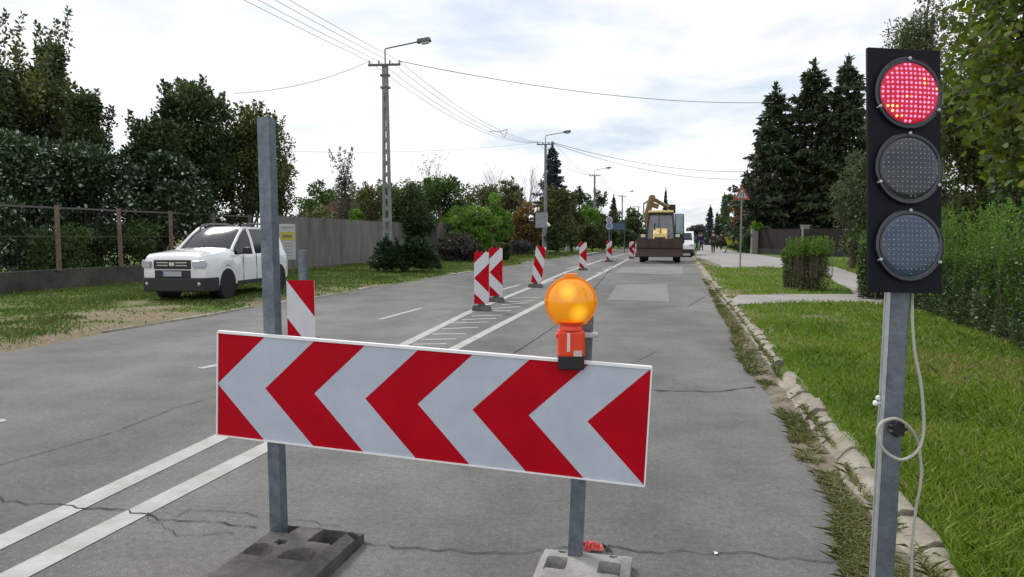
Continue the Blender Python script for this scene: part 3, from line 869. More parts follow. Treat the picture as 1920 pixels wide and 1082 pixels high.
def socket(root, x, y, s=0.075, h=0.115):
    mb = MB()
    for (ox, oy, dx, dy) in ((0, -s / 2, s + .016, .016), (0, s / 2, s + .016, .016), (-s / 2, 0, .016, s - .016), (s / 2, 0, .016, s - .016)):
        mb.box((x + ox, y + oy, h / 2), (dx, dy, h))
    return mb.build('socket', RUB, root, bevel=0.003)
fa = ang - 0.02
f1 = empty('rubber_base', (-1.04, 2.93, 0.001), fa, 'black rubber foot plate with square holes under the tall left post', 'base plate')
foot_mesh(f1, RUB, 0.44, 0.86, 0.10, rects=((0.06, 0.19, 0.17, 0.335), (-0.19, 0.24, -0.08, 0.36), (0.175, 0.34, 0.21, 0.37)), rounds=((-0.055, 0.15, 0.022), (0.03, 0.37, 0.028), (0.10, 0.39, 0.018), (-0.12, 0.40, 0.014), (0.01, .4, .012)), grips=((-0.12, 0.02, 0.075), (0.09, 0.02, 0.075), (-0.12, -0.3, 0.07), (0.09, -0.3, 0.07)), seed=2)
f2 = empty('rubber_base', (0.262, 2.70, 0.001), ang, 'pale grey rubber foot plate under the short right post', 'base plate')
foot_mesh(f2, RUBL, 0.40, 0.80, 0.095, rects=((0.07, 0.12, 0.16, 0.22), (-0.16, 0.12, -0.07, 0.22)), rounds=((-0.1, 0.3, 0.015), (0.12, 0.3, 0.015)), grips=((0.1, -0.1, 0.07), (-0.1, -0.1, 0.07)), seed=5)

# --- amber warning lamp on the board
LY = 2.93
lc = W3(1070, 566, 2.905)
lamp = empty('warning_lamp', W3(1070, 684, 2.905), 0, 'round amber warning lamp with orange-red housing on the chevron board', 'warning lamp')
lo = lamp.location
AMB = mat('amber_lens', (0.95, 0.36, 0.005), 0.12, 0.0, 25, 0.0, base2=None, emit=(1.0, 0.36, 0.0), estr=0.2, spec=0.7)
t = AMB.node_tree; b_ = t.nodes['Principled BSDF']
w_ = t.nodes.new('ShaderNodeTexWave'); w_.wave_type = 'RINGS'; w_.inputs['Scale'].default_value = 40; w_.inputs['Distortion'].default_value = 0.0
tcn = t.nodes.new('ShaderNodeTexCoord'); t.links.new(tcn.outputs['Object'], w_.inputs[0])
bp = t.nodes.new('ShaderNodeBump'); bp.inputs['Strength'].default_value = 0.07; bp.inputs['Distance'].default_value = 0.002
t.links.new(w_.outputs['Fac'], bp.inputs['Height']); t.links.new(bp.outputs[0], b_.inputs['Normal'])
# two glints on the lens, painted as warm spots into its emission
sepn = t.nodes.new('ShaderNodeSeparateXYZ'); t.links.new(tcn.outputs['Object'], sepn.inputs[0])
def spot(cx_, cz_, k_):
    vd = t.nodes.new('ShaderNodeVectorMath'); vd.operation = 'DISTANCE'; t.links.new(tcn.outputs['Object'], vd.inputs[0]); vd.inputs[1].default_value = (cx_, cz_, 0.038)
    mr = t.nodes.new('ShaderNodeMapRange'); mr.inputs['From Min'].default_value = k_; mr.inputs['From Max'].default_value = 0.008; mr.inputs['To Min'].default_value = 0; mr.inputs['To Max'].default_value = 1
    t.links.new(vd.outputs['Value'], mr.inputs['Value']); return mr.outputs[0]
s1 = spot(0.03, -0.045, 0.05); s2 = spot(-0.018, 0.045, 0.045)
am = t.nodes.new('ShaderNodeMath'); am.operation = 'MAXIMUM'; t.links.new(s1, am.inputs[0]); t.links.new(s2, am.inputs[1])
er = t.nodes.new('ShaderNodeMix'); er.data_type = 'RGBA'; er.inputs[6].default_value = (0.85, 0.25, 0.0, 1); er.inputs[7].default_value = (3.2, 1.9, 0.12, 1)
t.links.new(am.outputs[0], er.inputs[0]); t.links.new(er.outputs[2], b_.inputs['Emission Color'])
Ml = Matrix.Translation(lc - lo) @ Matrix.Rotation(R(3), 4, 'Z') @ Matrix.Rotation(R(90), 4, 'X')
mb = MB(); rr_ = 0.100
mb.lathe([(0, -0.045)] + [(rr_ * math.sin(a), -0.045 * math.cos(a)) for a in np.linspace(0.12, math.pi / 2, 12)][:-1] + [(rr_, -0.006), (rr_, 0.006)] + [(rr_ * math.cos(a), 0.006 + 0.04 * math.sin(a)) for a in np.linspace(0.1, 1.45, 10)] + [(0, 0.047)], 48)
ln = mb.build('lens', AMB, lamp, smooth=True); ln.matrix_local = Ml
mb = MB()
RIM = mat('amber_rim', (0.85, 0.22, 0.01), 0.3, emit=(1, .3, 0), estr=0.12)
mb.lathe([(0.100, -0.009), (0.109, -0.009), (0.110, 0.009), (0.100, 0.009), (0.100, -0.009)], 48)
for a in (0.02, math.pi - 0.02, -2.2, -0.95):
    mb.lathe([(0, -0.016), (0.009, -0.014), (0.010, 0.014), (0, 0.016)], 10, Matrix.Translation((0.103 * math.cos(a), 0.103 * math.sin(a), 0)))
mb.box((0, 0.112, 0), (0.052, 0.014, 0.03))
rm = mb.build('lens_rim', RIM, lamp, smooth=True); rm.matrix_local = Ml
ORG = mat('orange_red_plastic', (0.80, 0.055, 0.012), 0.35, 0.05, 10)
hx = 0.0; k = 2.905 / FPX
zc = W3(1070, 643, 2.905).z - lo.z
mb = MB(); mb.box((0.0, 0.0, zc), (0.112, 0.085, 0.115)); mb.build('housing', ORG, lamp, bevel=0.012)
mb = MB(); mb.lathe([(0.05, zc + 0.058), (0.045, zc + 0.075), (0.052, zc + 0.09)], 20); mb.build('collar', ORG, lamp, smooth=True)
mb = MB(); mb.box((0.0, 0.0, 0.015), (0.108, 0.082, 0.062)); mb.build('battery_box', BLK, lamp, bevel=0.006)
mb = MB(); mb.box((-0.013, -0.0440, zc + 0.008), (0.013, 0.003, 0.078)); mb.build('reflector_strip', mat('strip', (0.75, 0.6, 0.58), 0.5), lamp, bevel=0.001)
mb = MB(); mb.box((0.025, -0.0440, zc - 0.038), (0.034, 0.003, 0.024)); mb.build('sticker', mat('sticker', (0.55, 0.5, 0.42), 0.6, 0.35, 90), lamp)
mb = MB(); mb.box((0.075, 0.03, zc + 0.03), (0.05, 0.03, 0.018)); mb.lathe([(0.012, -.012), (0.012, .012)], 6, Matrix.Translation((0.105, 0.03, zc + 0.03)) @ Matrix.Rotation(R(90), 4, 'Y')); mb.build('bolt', GALVL, lamp)
mb = MB(); mb.box((-0.058, 0.0, zc + 0.03), (0.012, 0.02, 0.02)); mb.build('catch', ORG, lamp, bevel=0.003)

# --- crushed packet behind the foot
lit = P(1112, 1034, 0); rg = random.Random(9)
mb = MB(); pts = []
for i in range(9):
    for j in range(6):
        pts.append((lit[0] - 0.045 + 0.09 * i / 8 + rg.uniform(-.008, .008), lit[1] - 0.02 + 0.05 * j / 5 + rg.uniform(-.006, .006), 0.012 + 0.035 * math.sin(math.pi * j / 5) * rg.uniform(0.5, 1.5) * (1 - 0.4 * i / 8)))
mb.add(pts, [(j + i * 6, j + 1 + i * 6, j + 7 + i * 6, j + 6 + i * 6) for i in range(8) for j in range(5)])
o = mb.build('crushed_packet', mat('packet', (0.62, 0.02, 0.02), 0.4, 0, 22, base2=(0.8, 0.3, 0.28)), smooth=False)
tag(o, 'crushed red and white packet lying behind the pale foot plate', 'litter')
mb = MB()
for q in range(5): mb.box((lit[0] + 0.06 + rg.uniform(-.02, .02), lit[1] + rg.uniform(-.02, .02), 0.012 + rg.uniform(0, .012)), (0.03, 0.008, 0.006), Matrix.Rotation(rg.uniform(0, 3), 3, 'Z') @ Matrix.Rotation(rg.uniform(-.6, .6), 3, 'Y'))
tag(mb.build('twig_scrap', DARKP), 'small black scrap beside the crushed red packet', 'litter')
lp = P(1342, 1040)
mb = MB(); mb.add([(lp[0] - .009, lp[1] - .012, .008), (lp[0] + .008, lp[1] - .01, .012), (lp[0] + .010, lp[1] + .012, .007), (lp[0] - .007, lp[1] + .01, .014)], [(0, 1, 2, 3)])
tag(mb.build('paper_scrap', WEDGE), 'tiny white paper scrap on the asphalt right of the foot plates', 'litter')

# --- portable traffic light
TD = 2.12
hc = W3(1697, 319, TD)
tb = Vector((W3(1655, 1082, 2.15).x - 0.028, 2.15, 0.0))
tl = empty('traffic_light', (tb.x, tb.y, GZ * 0 + 0.10), 0, 'portable traffic light showing red on a galvanised post', 'traffic light')
to = tl.location
yaw = R(5.5)
Mh = Matrix.Translation(hc - to) @ Matrix.Rotation(yaw, 4, 'Z') @ Matrix.Rotation(R(1.3), 4, 'Y') @ Matrix.Rotation(-R(6.0), 4, 'X')
HW, HH = 0.235, 0.742
def hplace(o): o.matrix_local = Mh; return o
HB = mat('signal_black', (0.005, 0.006, 0.010), 0.6, 0.2, 200, spec=0.18)
mb = MB(); mb.box((0, 0.006, 0), (HW, 0.012, HH)); hplace(mb.build('backboard', HB, tl, bevel=0.0015))
mb = MB(); mb.box((0, 0.0295, 0), (HW - 0.10, 0.035, HH - 0.06)); hplace(mb.build('signal_box', HB, tl, bevel=0.004))
RING = mat('clear_ring', (0.010, 0.011, 0.014), 0.16, spec=0.6, coat=0.4)
LENS_G = mat('lens_green', (0.030, 0.052, 0.095), 0.3, 0.12, 30, spec=0.5, coat=0.4)
LENS_A = mat('lens_dark', (0.010, 0.014, 0.022), 0.25, 0.15, 30, spec=0.5, coat=0.6)
LENS_R = mat('lens_red', (0.25, 0.004, 0.02), 0.3, emit=(0.62, 0.0, 0.045), estr=0.55)
LED_R = mat('led_red', (1, 0.2, 0.3), 0.3, emit=(1.0, 0.16, 0.30), estr=2.4)
LED_Y = mat('led_warm', (1, 0.3, 0.1), 0.3, emit=(1.0, 0.32, 0.10), estr=3.0)
LED_O = mat('led_off', (0.30, 0.34, 0.40), 0.25)
SCREW = mat('screw', (0.5, 0.52, 0.56), 0.3)
rg = random.Random(4)
for i, (nm, lens, led) in enumerate((('red_signal', LENS_R, LED_R), ('amber_signal', LENS_A, LED_O), ('green_signal', LENS_G, LED_O))):
    cz = W3(1700, (172, 316, 461)[i], TD).z - hc.z; cxo = 0.008
    Mf = Matrix.Translation((cxo, -0.001, cz)) @ Matrix.Rotation(R(90), 4, 'X') @ Matrix.Scale(1.045, 4)
    mb = MB(); mb.lathe([(0.088, 0.0), (0.1045, 0.0), (0.1045, 0.009), (0.1025, 0.011), (0.101, 0.0085), (0.094, 0.0085), (0.0935, 0.011), (0.0915, 0.011), (0.088, 0.008)], 56, Mf)
    sig = hplace(mb.build('signal_ring', RING, tl, smooth=True))
    mb = MB(); mb.lathe([(0.0905, 0.004)] + [(0.0905 * math.cos(a), 0.007 + 0.011 * math.sin(a)) for a in np.linspace(0, 1.5, 9)] + [(0, 0.018)], 56, Mf)
    le = mb.build(nm, lens, tl, smooth=True); hplace(le)
    mb = MB(); sp_ = 0.0137
    for a in range(-6, 7):
        for c in range(-6, 7):
            x = a * sp_ + rg.uniform(-.0006, .0006); y = c * sp_ + rg.uniform(-.0006, .0006)
            if math.hypot(x, y) > 0.0835: continue
            z = 0.007 + 0.011 * math.sqrt(max(0, 1 - (x * x + y * y) / 0.0905 ** 2))
            r_ = (0.0037 if led is LED_R else 0.0021) * rg.uniform(0.85, 1.15)
            mi = 0
            if led is LED_R and ((x < -0.02 and y < -0.03 and rg.random() < 0.45) or rg.random() < 0.04): mi = 1; r_ *= 1.15
            mb.lathe([(r_, z - 0.001), (r_ * 0.8, z + 0.001), (0, z + 0.0018)], 8, Mf @ Matrix.Translation((x, y, 0)), mi)
    hplace(mb.build('led_array', [led, LED_Y], tl))
    mb = MB()
    for a in (90, 205, -28):
        x, y = 0.1005 * math.cos(R(a)), 0.1005 * math.sin(R(a))
        mb.lathe([(0.0045, 0.0), (0.0045, 0.0145), (0.0025, 0.0165), (0, 0.017)], 10, Mf @ Matrix.Translation((x, y, 0)))
    [hplace(q_) for q_ in mb.each('screw', SCREW, tl, smooth=True)]
# post
pt_ = W3(1682, 545, 2.15) ; pb_ = W3(1652, 1082, 2.15)
dv = (pt_ - pb_).normalized(); p_low = pb_ - dv * ((pb_.z - 0.10) / dv.z); p_top = pt_ + dv * 0.35
x = Vector((math.cos(-R(13)), math.sin(-R(13)), 0)); y = dv.cross(x).normalized(); x = y.cross(dv)
Mp = Matrix((x, y, dv)).transposed()
cpt = (p_low + p_top) / 2 - to; ll = (p_top - p_low).length
mb = MB(); mb.box(cpt + Mp @ Vector((0.0035, 0, 0)), (0.055, 0.05, ll), Mp)
mb.build('post', GALV, tl, bevel=0.004)
mb = MB()
for yy_ in (-0.019, 0.019): mb.box(cpt + Mp @ Vector((-0.0265, yy_, 0)), (0.005, 0.012, ll - .002), Mp)
mb.box(cpt + Mp @ Vector((-0.0252, 0, 0)), (0.002, 0.026, ll - .004), Mp)
mb.build('side_channel', GALVL, tl)
def onpost(py, dx=0.0, dy=0.0):
    q = W3(1660, py, 2.15); f = (q.z - p_low.z) / (p_top.z - p_low.z)
    return p_low.lerp(p_top, f) - to + Mp @ Vector((dx, dy, 0))
mb = MB(); kn = onpost(797, 0.008, -0.03)
Mk = Matrix.Translation(kn) @ Matrix.Rotation(R(90), 4, 'X')
pl_ = []
for i in range(42):
    a = 2 * math.pi * i / 42; rr_ = 0.023 + 0.0045 * math.cos(a * 7); pl_.append((rr_ * math.cos(a), rr_ * math.sin(a)))
mb.prism(pl_, 0.0, 0.022, Mk); mb.build('star_knob', BLK, tl, bevel=0.002)
mb = MB(); q = onpost(757, -0.03, 0)
mb.lathe([(0.004, 0), (0.004, 0.012), (0.008, 0.012), (0.009, 0.018), (0.005, 0.022), (0, 0.022)], 10, Matrix.Translation(q) @ Matrix.Rotation(R(-90), 4, 'Y'))
mb.lathe([(0.007, 0), (0.007, 0.01), (0, 0.013)], 8, Matrix.Translation(q + Vector((-0.008, 0, 0.012))))
mb.build('bolt', WEDGE, tl, smooth=True)
# cable, one run: down from the head, a loop over the knob, then to the ground
CAB = mat('grey_cable', (0.42, 0.41, 0.37), 0.5)
px_path = [(1708, 520, 2.16), (1710, 560, 2.13), (1711, 610, 2.11), (1716, 665, 2.10), (1726, 715, 2.09), (1731, 765, 2.085), (1732, 805, 2.08), (1726, 835, 2.07), (1712, 853, 2.06), (1690, 862, 2.055), (1668, 853, 2.055), (1652, 836, 2.055), (1645, 812, 2.06), (1652, 794, 2.065), (1668, 786, 2.07), (1684, 786, 2.075), (1700, 796, 2.085), (1713, 812, 2.10), (1722, 832, 2.11), (1725, 856, 2.11), (1728, 885, 2.11), (1724, 920, 2.11), (1718, 950, 2.12), (1714, 985, 2.12), (1710, 1030, 2.12), (1709, 1082, 2.12), (1708, 1180, 2.12), (1690, 1290, 2.10)]
cps = [W3(a, b, d) - to for a, b, d in px_path]
cps[-1].z = 0.012
def catmull(ps, k=5):
    o = []
    for i in range(len(ps) - 1):
        a, b, c, d = ps[max(i - 1, 0)], ps[i], ps[i + 1], ps[min(i + 2, len(ps) - 1)]
        for j in range(k):
            t_ = j / k; o.append(0.5 * ((2 * b) + (c - a) * t_ + (2 * a - 5 * b + 4 * c - d) * t_ ** 2 + (-a + 3 * b - 3 * c + d) * t_ ** 3))
    return o + [ps[-1]]
mb = MB(); mb.tube(catmull(cps), 0.0046, n=8); mb.build('cable', CAB, tl, smooth=True)
mb = MB(); mb.box((0.0, 0.12, 0.02), (0.62, 0.10, 0.05)); mb.box((0.0, -0.05, 0.02), (0.08, 0.6, 0.05)); mb.build('stand', GALV, tl, bevel=0.004)

# --- delineators
DEL_G = 'striped delineator boards along the closed lane'
def delineator(px, py, D, label, kind, yaw=0.0, leanx=0.0, w=0.28, h=1.05, off=0.0, slope=1.0, band=0.28, basew=0.40, backpost=None, z0=0.13, topz=None, batt=True):
    x, y = P(px, py)
    r = empty('delineator', (x, y, 0.001), yaw, label, 'delineator', DEL_G)
    mb = striped_panel(w, h, band, kind, off, slope, 0.012)
    Mx = Matrix.Rotation(leanx, 4, 'Y') @ Matrix.Translation((-w / 2, 0, z0))
    mb.v = [tuple(Mx @ Vector(v)) for v in mb.v]
    mb.build('panel', [WHT2, RED, WEDGE], r)
    mb = MB(); mb.box((0, 0.01, 0.05), (basew, 0.30, 0.10), taper=(0.86, 0.7)); mb.box((0, 0.01, 0.118), (0.16, 0.1, 0.036), taper=(.8, .8)); mb.build('base', RUB, r, bevel=0.01)
    mb = MB(); mb.box(Mx @ Vector((w / 2, 0.034, h / 2 - 0.03)), (0.04, 0.03, h * 0.98), Matrix.Rotation(leanx, 3, 'Y')); mb.build('stake', GALV, r)
    if batt:
        mb = MB()
        for s_ in (-1, 1): mb.box(Mx @ Vector((w / 2 + s_ * w * 0.3, 0.03, h + 0.012)), (0.03, 0.02, 0.03))
        mb.each('hook', mat('red_plastic', (0.6, 0.05, 0.03), 0.5), r)
    if backpost:
        mb = MB(); mb.tube([(0.0, 0.10, 0.05), (0.0, 0.10, backpost)], 0.042, n=12); mb.build('post', GALV, r, smooth=True)
    return r
delineator(568, 749, 6.37, 'nearest delineator board, behind the chevron board, with a grey post at its back', 'plain', w=0.25, h=0.98, off=0.255, slope=0.74, band=0.255, yaw=0.02, backpost=1.37, z0=0.12, batt=False)
delineator(903, 582, 14.0, 'second delineator board, red arrow to the left, standing just before its twin', 'chevron', w=0.30, h=1.05, off=0.30, band=0.30)
delineator(930, 566, 15.9, 'third delineator board, half behind the arrow board in front of it', 'chevron', w=0.30, h=1.10, off=0.3, band=0.30)
delineator(1004, 539, 20.3, 'leaning delineator board with plain diagonal stripes', 'plain', w=0.30, h=1.08, off=0.22, slope=0.8, band=0.22, leanx=R(8), basew=0.46)
delineator(1093, 507, 30.5, 'fifth delineator board, upright between the leaning board and the far ones', 'chevron', w=0.32, h=1.1, off=.31, band=0.31)
delineator(1142, 491, 40.6, 'sixth delineator board, on the white line left of the excavator group', 'chevron', w=0.32, h=1.08, off=.32, band=0.32, basew=0.5)
delineator(1184, 485, 46.6, 'seventh delineator board, beside the left wheel of the backhoe loader', 'chevron', w=0.32, h=1.02, band=0.3, off=0.2, yaw=R(10))
delineator(1195, 482, 50.0, 'farthest delineator board, partly hidden by the loader bucket', 'chevron', w=0.32, h=1.05, off=.3, band=0.3, yaw=R(15))

# ================================================================= VEHICLES
CARW = mat('car_paint_white', (0.78, 0.79, 0.80), 0.25, spec=0.5, coat=0.7)
GLASS = mat('car_glass', (0.015, 0.02, 0.028), 0.10, spec=0.45)
TYRE = mat('tyre', (0.014, 0.014, 0.014), 0.85, 0.2, 30)
RIMM = mat('rim', (0.12, 0.12, 0.125), 0.4, metal=0.5)
CHR = mat('chrome', (0.6, 0.6, 0.62), 0.18, metal=0.9)
HEADL = mat('headlight_glass', (0.42, 0.45, 0.48), 0.15, spec=0.6, coat=0.5)
PLATE = mat('number_plate', (0.36, 0.37, 0.40), 0.5)
BLUE = mat('plate_blue', (0.02, 0.05, 0.30), 0.5)

def wheel(name, root, x, y, r, w, side, m2=RIMM, hub=0.6):
    e = MB(); Mx = Matrix.Translation((x, y, r)) @ Matrix.Rotation(R(90) * side, 4, 'Y')
    e.lathe([(r * hub, -w / 2), (r * 0.93, -w / 2), (r, -w * 0.36), (r, w * 0.36), (r * 0.93, w / 2), (r * hub, w / 2)], 28, Mx)
    t_ = e.build('tyre', TYRE, None, smooth=True)
    rm = MB(); rm.lathe([(r * hub, -w * 0.4), (r * hub, w * 0.42), (r * hub * 0.9, w * 0.30), (r * 0.2, w * 0.34), (0.0, w * 0.36)], 24, Mx)
    for k_ in range(5):
        a = 2 * math.pi * k_ / 5
        rm.bar(Mx @ Vector((0.05 * math.cos(a), 0.05 * math.sin(a), w * .37)), Mx @ Vector((r * hub * .95 * math.cos(a), r * hub * .95 * math.sin(a), w * .40)), 0.05, 0.02, up=(side, 0, 0.01))
    wh = rm.build('wheel', m2, root, smooth=True); t_.parent = wh
    return wh

def suv(loc, rz, label, scale=1.0):
    """length along +y (nose at y=0, tail at y=4.3), x to its side"""
    root = empty('parked_car', loc, rz, label, 'car', scale=scale)
    # station: y, [ (x,z) x 9 from sill inwards-out to roof centre ]
    wr = 0.35
    def st(y, hw, zb, zbelt, zroof, rw, nose=0.0, crown=0.03):
        return (y, [(hw * 0.86, zb), (hw * 0.985, zb + 0.04), (hw, zb + (zbelt - zb) * 0.45), (hw * 0.985, zbelt - 0.09), (hw * 0.93, zbelt), (hw * 0.93 + (rw - hw * 0.93) * 0.5, zbelt + (zroof - zbelt) * 0.55), (rw, zroof - crown * 1.6), (rw * 0.72, zroof - crown * 0.4), (0.0, zroof)])
    S = [st(-0.02, 0.68, 0.40, 0.88, 0.94, 0.58), st(0.05, 0.83, 0.34, 0.94, 1.03, 0.70), st(0.25, 0.91, 0.30, 0.99, 1.08, 0.77),
         st(0.47, 0.93, 0.44, 1.0, 1.105, 0.77), st(0.56, 0.935, 0.60, 1.0, 1.115, 0.77), st(0.72, 0.94, 0.72, 1.0, 1.13, 0.77), st(0.86, 0.94, 0.76, 1.0, 1.14, 0.77), st(1.0, 0.94, 0.72, 1.0, 1.15, 0.77), st(1.16, 0.93, 0.60, 1.0, 1.16, 0.77), st(1.25, 0.92, 0.38, 1.0, 1.165, 0.76),
         st(1.32, 0.90, 0.33, 1.0, 1.17, 0.75), st(1.72, 0.90, 0.33, 1.01, 1.47, 0.68), st(2.02, 0.90, 0.33, 1.00, 1.635, 0.625, crown=0.045), st(2.20, 0.90, 0.33, 1.005, 1.665, 0.635, crown=0.045), st(2.32, 0.90, 0.33, 1.005, 1.68, 0.64, crown=0.045), st(3.05, 0.90, 0.33, 1.02, 1.68, 0.64, crown=0.045), st(3.12, 0.90, 0.34, 1.02, 1.68, 0.64, crown=0.045),
         st(3.18, 0.902, 0.60, 1.025, 1.665, 0.635, crown=0.045), st(3.34, 0.905, 0.72, 1.03, 1.67, 0.63, crown=0.045), st(3.5, 0.905, 0.76, 1.035, 1.66, 0.625, crown=0.045), st(3.66, 0.905, 0.72, 1.04, 1.65, 0.62), st(3.82, 0.90, 0.60, 1.04, 1.635, 0.615), st(3.9, 0.895, 0.36, 1.04, 1.61, 0.61), st(4.08, 0.86, 0.34, 1.03, 1.45, 0.62), st(4.24, 0.80, 0.36, 1.0, 1.05, 0.66), st(4.30, 0.70, 0.40, 0.90, 0.93, 0.6)]
    V = []; body = []; glassf = {'windshield': [], 'side_window': [], 'rear_window': []}
    n = 9
    for y, pr in S:
        for sx in (1, -1):
            for (x, z) in pr: V.append((sx * x, y, z))
    def idx(i, sx, k_): return i * 2 * n + (0 if sx > 0 else n) + k_
    for i in range(len(S) - 1):
        for sx in (1, -1):
            for k_ in range(n - 1):
                f = (idx(i, sx, k_), idx(i, sx, k_ + 1), idx(i + 1, sx, k_ + 1), idx(i + 1, sx, k_))
                y0 = S[i][0]
                if k_ >= 6 and 1.30 < y0 < 2.0: glassf['windshield'].append(f)
                elif k_ in (4, 5) and y0 in (2.02, 2.32, 3.18, 3.34): glassf['side_window'].append(f)
                elif k_ in (4, 5) and y0 in (1.32, 1.72): glassf['side_window'].append(f)
                elif k_ >= 6 and y0 in (3.9, ): glassf['rear_window'].append(f)
                else: body.append(f)
    front = [idx(0, 1, k_) for k_ in range(n)] + [idx(0, -1, k_) for k_ in range(n - 2, -1, -1)]
    back = [idx(len(S) - 1, 1, k_) for k_ in range(n)] + [idx(len(S) - 1, -1, k_) for k_ in range(n - 2, -1, -1)]
    body += [tuple(front), tuple(back)]
    def mesh(name, faces, m, thick=0.0, smooth=True):
        used = sorted({q for f in faces for q in f}); mp_ = {q: i for i, q in enumerate(used)}
        mb = MB(); mb.add([V[q] for q in used], [tuple(mp_[q] for q in f) for f in faces])
        o = mb.build(name, m, root, smooth=smooth)
        bm = bmesh.new(); bm.from_mesh(o.data); bmesh.ops.remove_doubles(bm, verts=bm.verts, dist=0.0005); bm.to_mesh(o.data); bm.free()
        return o
    bo = mesh('body', body, CARW)
    for nm in glassf:
        if nm == 'side_window':
            for sx in (1, -1):
                fs = [f for f in glassf[nm] if V[f[0]][0] * sx > 0]; mesh('side_window', fs, GLASS)
        else: mesh(nm, glassf[nm], GLASS)
    # door pillars already body; black mouldings
    mb = MB()
    mb.prism([(-0.95, .45), (-0.945, .28), (-0.90, .10), (-0.80, -0.01), (-0.64, -0.05), (-0.4, -0.068), (0.4, -0.068), (0.64, -0.05), (0.80, -0.01), (0.90, .10), (0.945, .28), (0.95, .45), (0.5, .5), (-0.5, .5)], 0.23, 0.535)
    bp_ = mb.build('bumper', DARKP, root, bevel=0.03)
    mb = MB(); mb.prism([(-0.52, 0.02), (-0.46, -0.05), (0.46, -0.05), (0.52, 0.02)], 0.537, 0.70); mb.build('plate_recess', DARKP, bp_, bevel=0.01)
    for s_ in (-1, 1): mb = MB(); mb.box((s_ * 0.897, 2.2, 0.35), (0.03, 1.8, 0.10)); mb.build('sill_trim', DARKP, root, bevel=0.01)
    mb = MB(); mb.box((0, 0.35, 0.33), (1.5, 0.7, 0.06)); mb.box((0, 2.15, 0.33), (1.4, 3.9, 0.06)); mb.build('underbody', DARKP, root)
    mb = MB(); mb.box((0, -0.010, 0.82), (1.0, 0.05, 0.20)); g = mb.build('grille', DARKP, root, bevel=0.012)
    mb = MB()
    for zz_ in (0.80, 0.86):
        for s_ in (-1, 1): mb.box((s_ * 0.25, -0.043, zz_), (0.30, 0.014, 0.022))
    mb.prism([(-0.07, -0.035), (-0.04, -0.045), (0.04, -0.045), (0.07, -0.035), (0.075, 0.04), (-0.075, 0.04)], 0.035, 0.052, Matrix.Translation((0, 0, 0.83)) @ Matrix.Rotation(R(90), 4, 'X'))
    mb.each('grille_bar', CHR, g, bevel=0.003)
    mb = MB(); mb.box((0, -0.052, 0.62), (0.52, 0.02, 0.11)); pl = mb.build('number_plate', PLATE, root, bevel=0.003)
    mb = MB(); mb.box((-0.235, -0.063, 0.62), (0.04, 0.003, 0.10)); mb.build('country_band', BLUE, pl)
    for s_ in (-1, 1):
        mb = MB(); mb.prism([(-0.16, -0.085), (0.14, -0.09), (0.17, 0.02), (0.12, 0.085), (-0.16, 0.06)] if s_ > 0 else [(0.16, -0.085), (-0.14, -0.09), (-0.17, 0.02), (-0.12, 0.085), (0.16, 0.06)], 0, 0.10, Matrix.Translation((s_ * 0.69, 0.055, 0.835)) @ Matrix.Rotation(s_ * R(24), 4, 'Z') @ Matrix.Rotation(R(90), 4, 'X'))
        hl = mb.build('headlight', HEADL, root, bevel=0.015)
        mb = MB()
        mb.lathe([(0.055, 0.0), (0.05, 0.012), (0.03, 0.006), (0, 0.004)], 16, Matrix.Translation((s_ * 0.60, -0.048, 0.83)) @ Matrix.Rotation(R(90), 4, 'X')); mb.build('reflector', CHR, hl, smooth=True)
        mb = MB(); mb.lathe([(0.045, 0), (0.04, 0.014), (0, 0.016)], 16, Matrix.Translation((s_ * 0.70, -0.03, 0.40)) @ Matrix.Rotation(R(90), 4, 'X')); mb.build('fog_lamp', CHR, root, smooth=True)
        mb = MB(); mb.box((s_ * 1.02, 1.60, 1.10), (0.20, 0.10, 0.15)); mb.box((s_ * 0.91, 1.63, 1.04), (0.10, 0.05, 0.05)); mb.build('wing_mirror', BLK, root, bevel=0.03)
        mb = MB(); mb.tube([(s_ * 0.60, 2.0, 1.61), (s_ * 0.61, 2.12, 1.70), (s_ * 0.62, 2.6, 1.735), (s_ * 0.62, 3.2, 1.735), (s_ * 0.61, 3.65, 1.70), (s_ * 0.60, 3.8, 1.62)], 0.024, n=8); mb.build('roof_rail', mat('rail_grey', (0.10, 0.10, 0.11), 0.35, metal=0.5), root, smooth=True)
        for yy_ in (2.62, 3.08):
            mb = MB(); mb.box((s_ * 0.905, yy_ + 0.15, 0.93), (0.03, 0.17, 0.035)); mb.build('door_handle', CARW, root, bevel=0.01)
        mb = MB(); mb.tube([(s_ * 0.80, 1.24, 1.10), (s_ * 0.752, 1.34, 1.165), (s_ * 0.69, 1.72, 1.44), (s_ * 0.635, 2.02, 1.615), (s_ * 0.64, 2.2, 1.63)], 0.038, n=8); mb.build('windscreen_pillar', CARW, root, smooth=True)
        mb = MB()
        for yy_ in (1.62, 2.27, 3.12): mb.box((s_ * 0.897, yy_, 0.66), (0.012, 0.010, 0.68))
        mb.each('door_seam', DARKP, root)
        for yy_ in (0.86, 3.5):
            wheel('wheel', root, s_ * 0.81, yy_, 0.365, 0.23, s_)
            mb = MB(); n_ = 14; o_ = []
            for q in range(n_ + 1):
                a = math.pi * q / n_
                for r_ in (0.36, 0.425): o_.append((s_ * 0.915, yy_ + r_ * math.cos(a), 0.345 + r_ * math.sin(a)))
            mb.add(o_, [(2 * q, 2 * q + 1, 2 * q + 3, 2 * q + 2) for q in range(n_)])
            o2 = [(v[0] - s_ * 0.03, v[1], v[2]) for v in o_]; mb.add(o2, [(2 * q, 2 * q + 1, 2 * q + 3, 2 * q + 2) for q in range(n_)])
            for e_ in (0, 1): mb.add([p for q in range(n_ + 1) for p in (o_[2 * q + e_], o2[2 * q + e_])], [(2 * q, 2 * q + 1, 2 * q + 3, 2 * q + 2) for q in range(n_)])
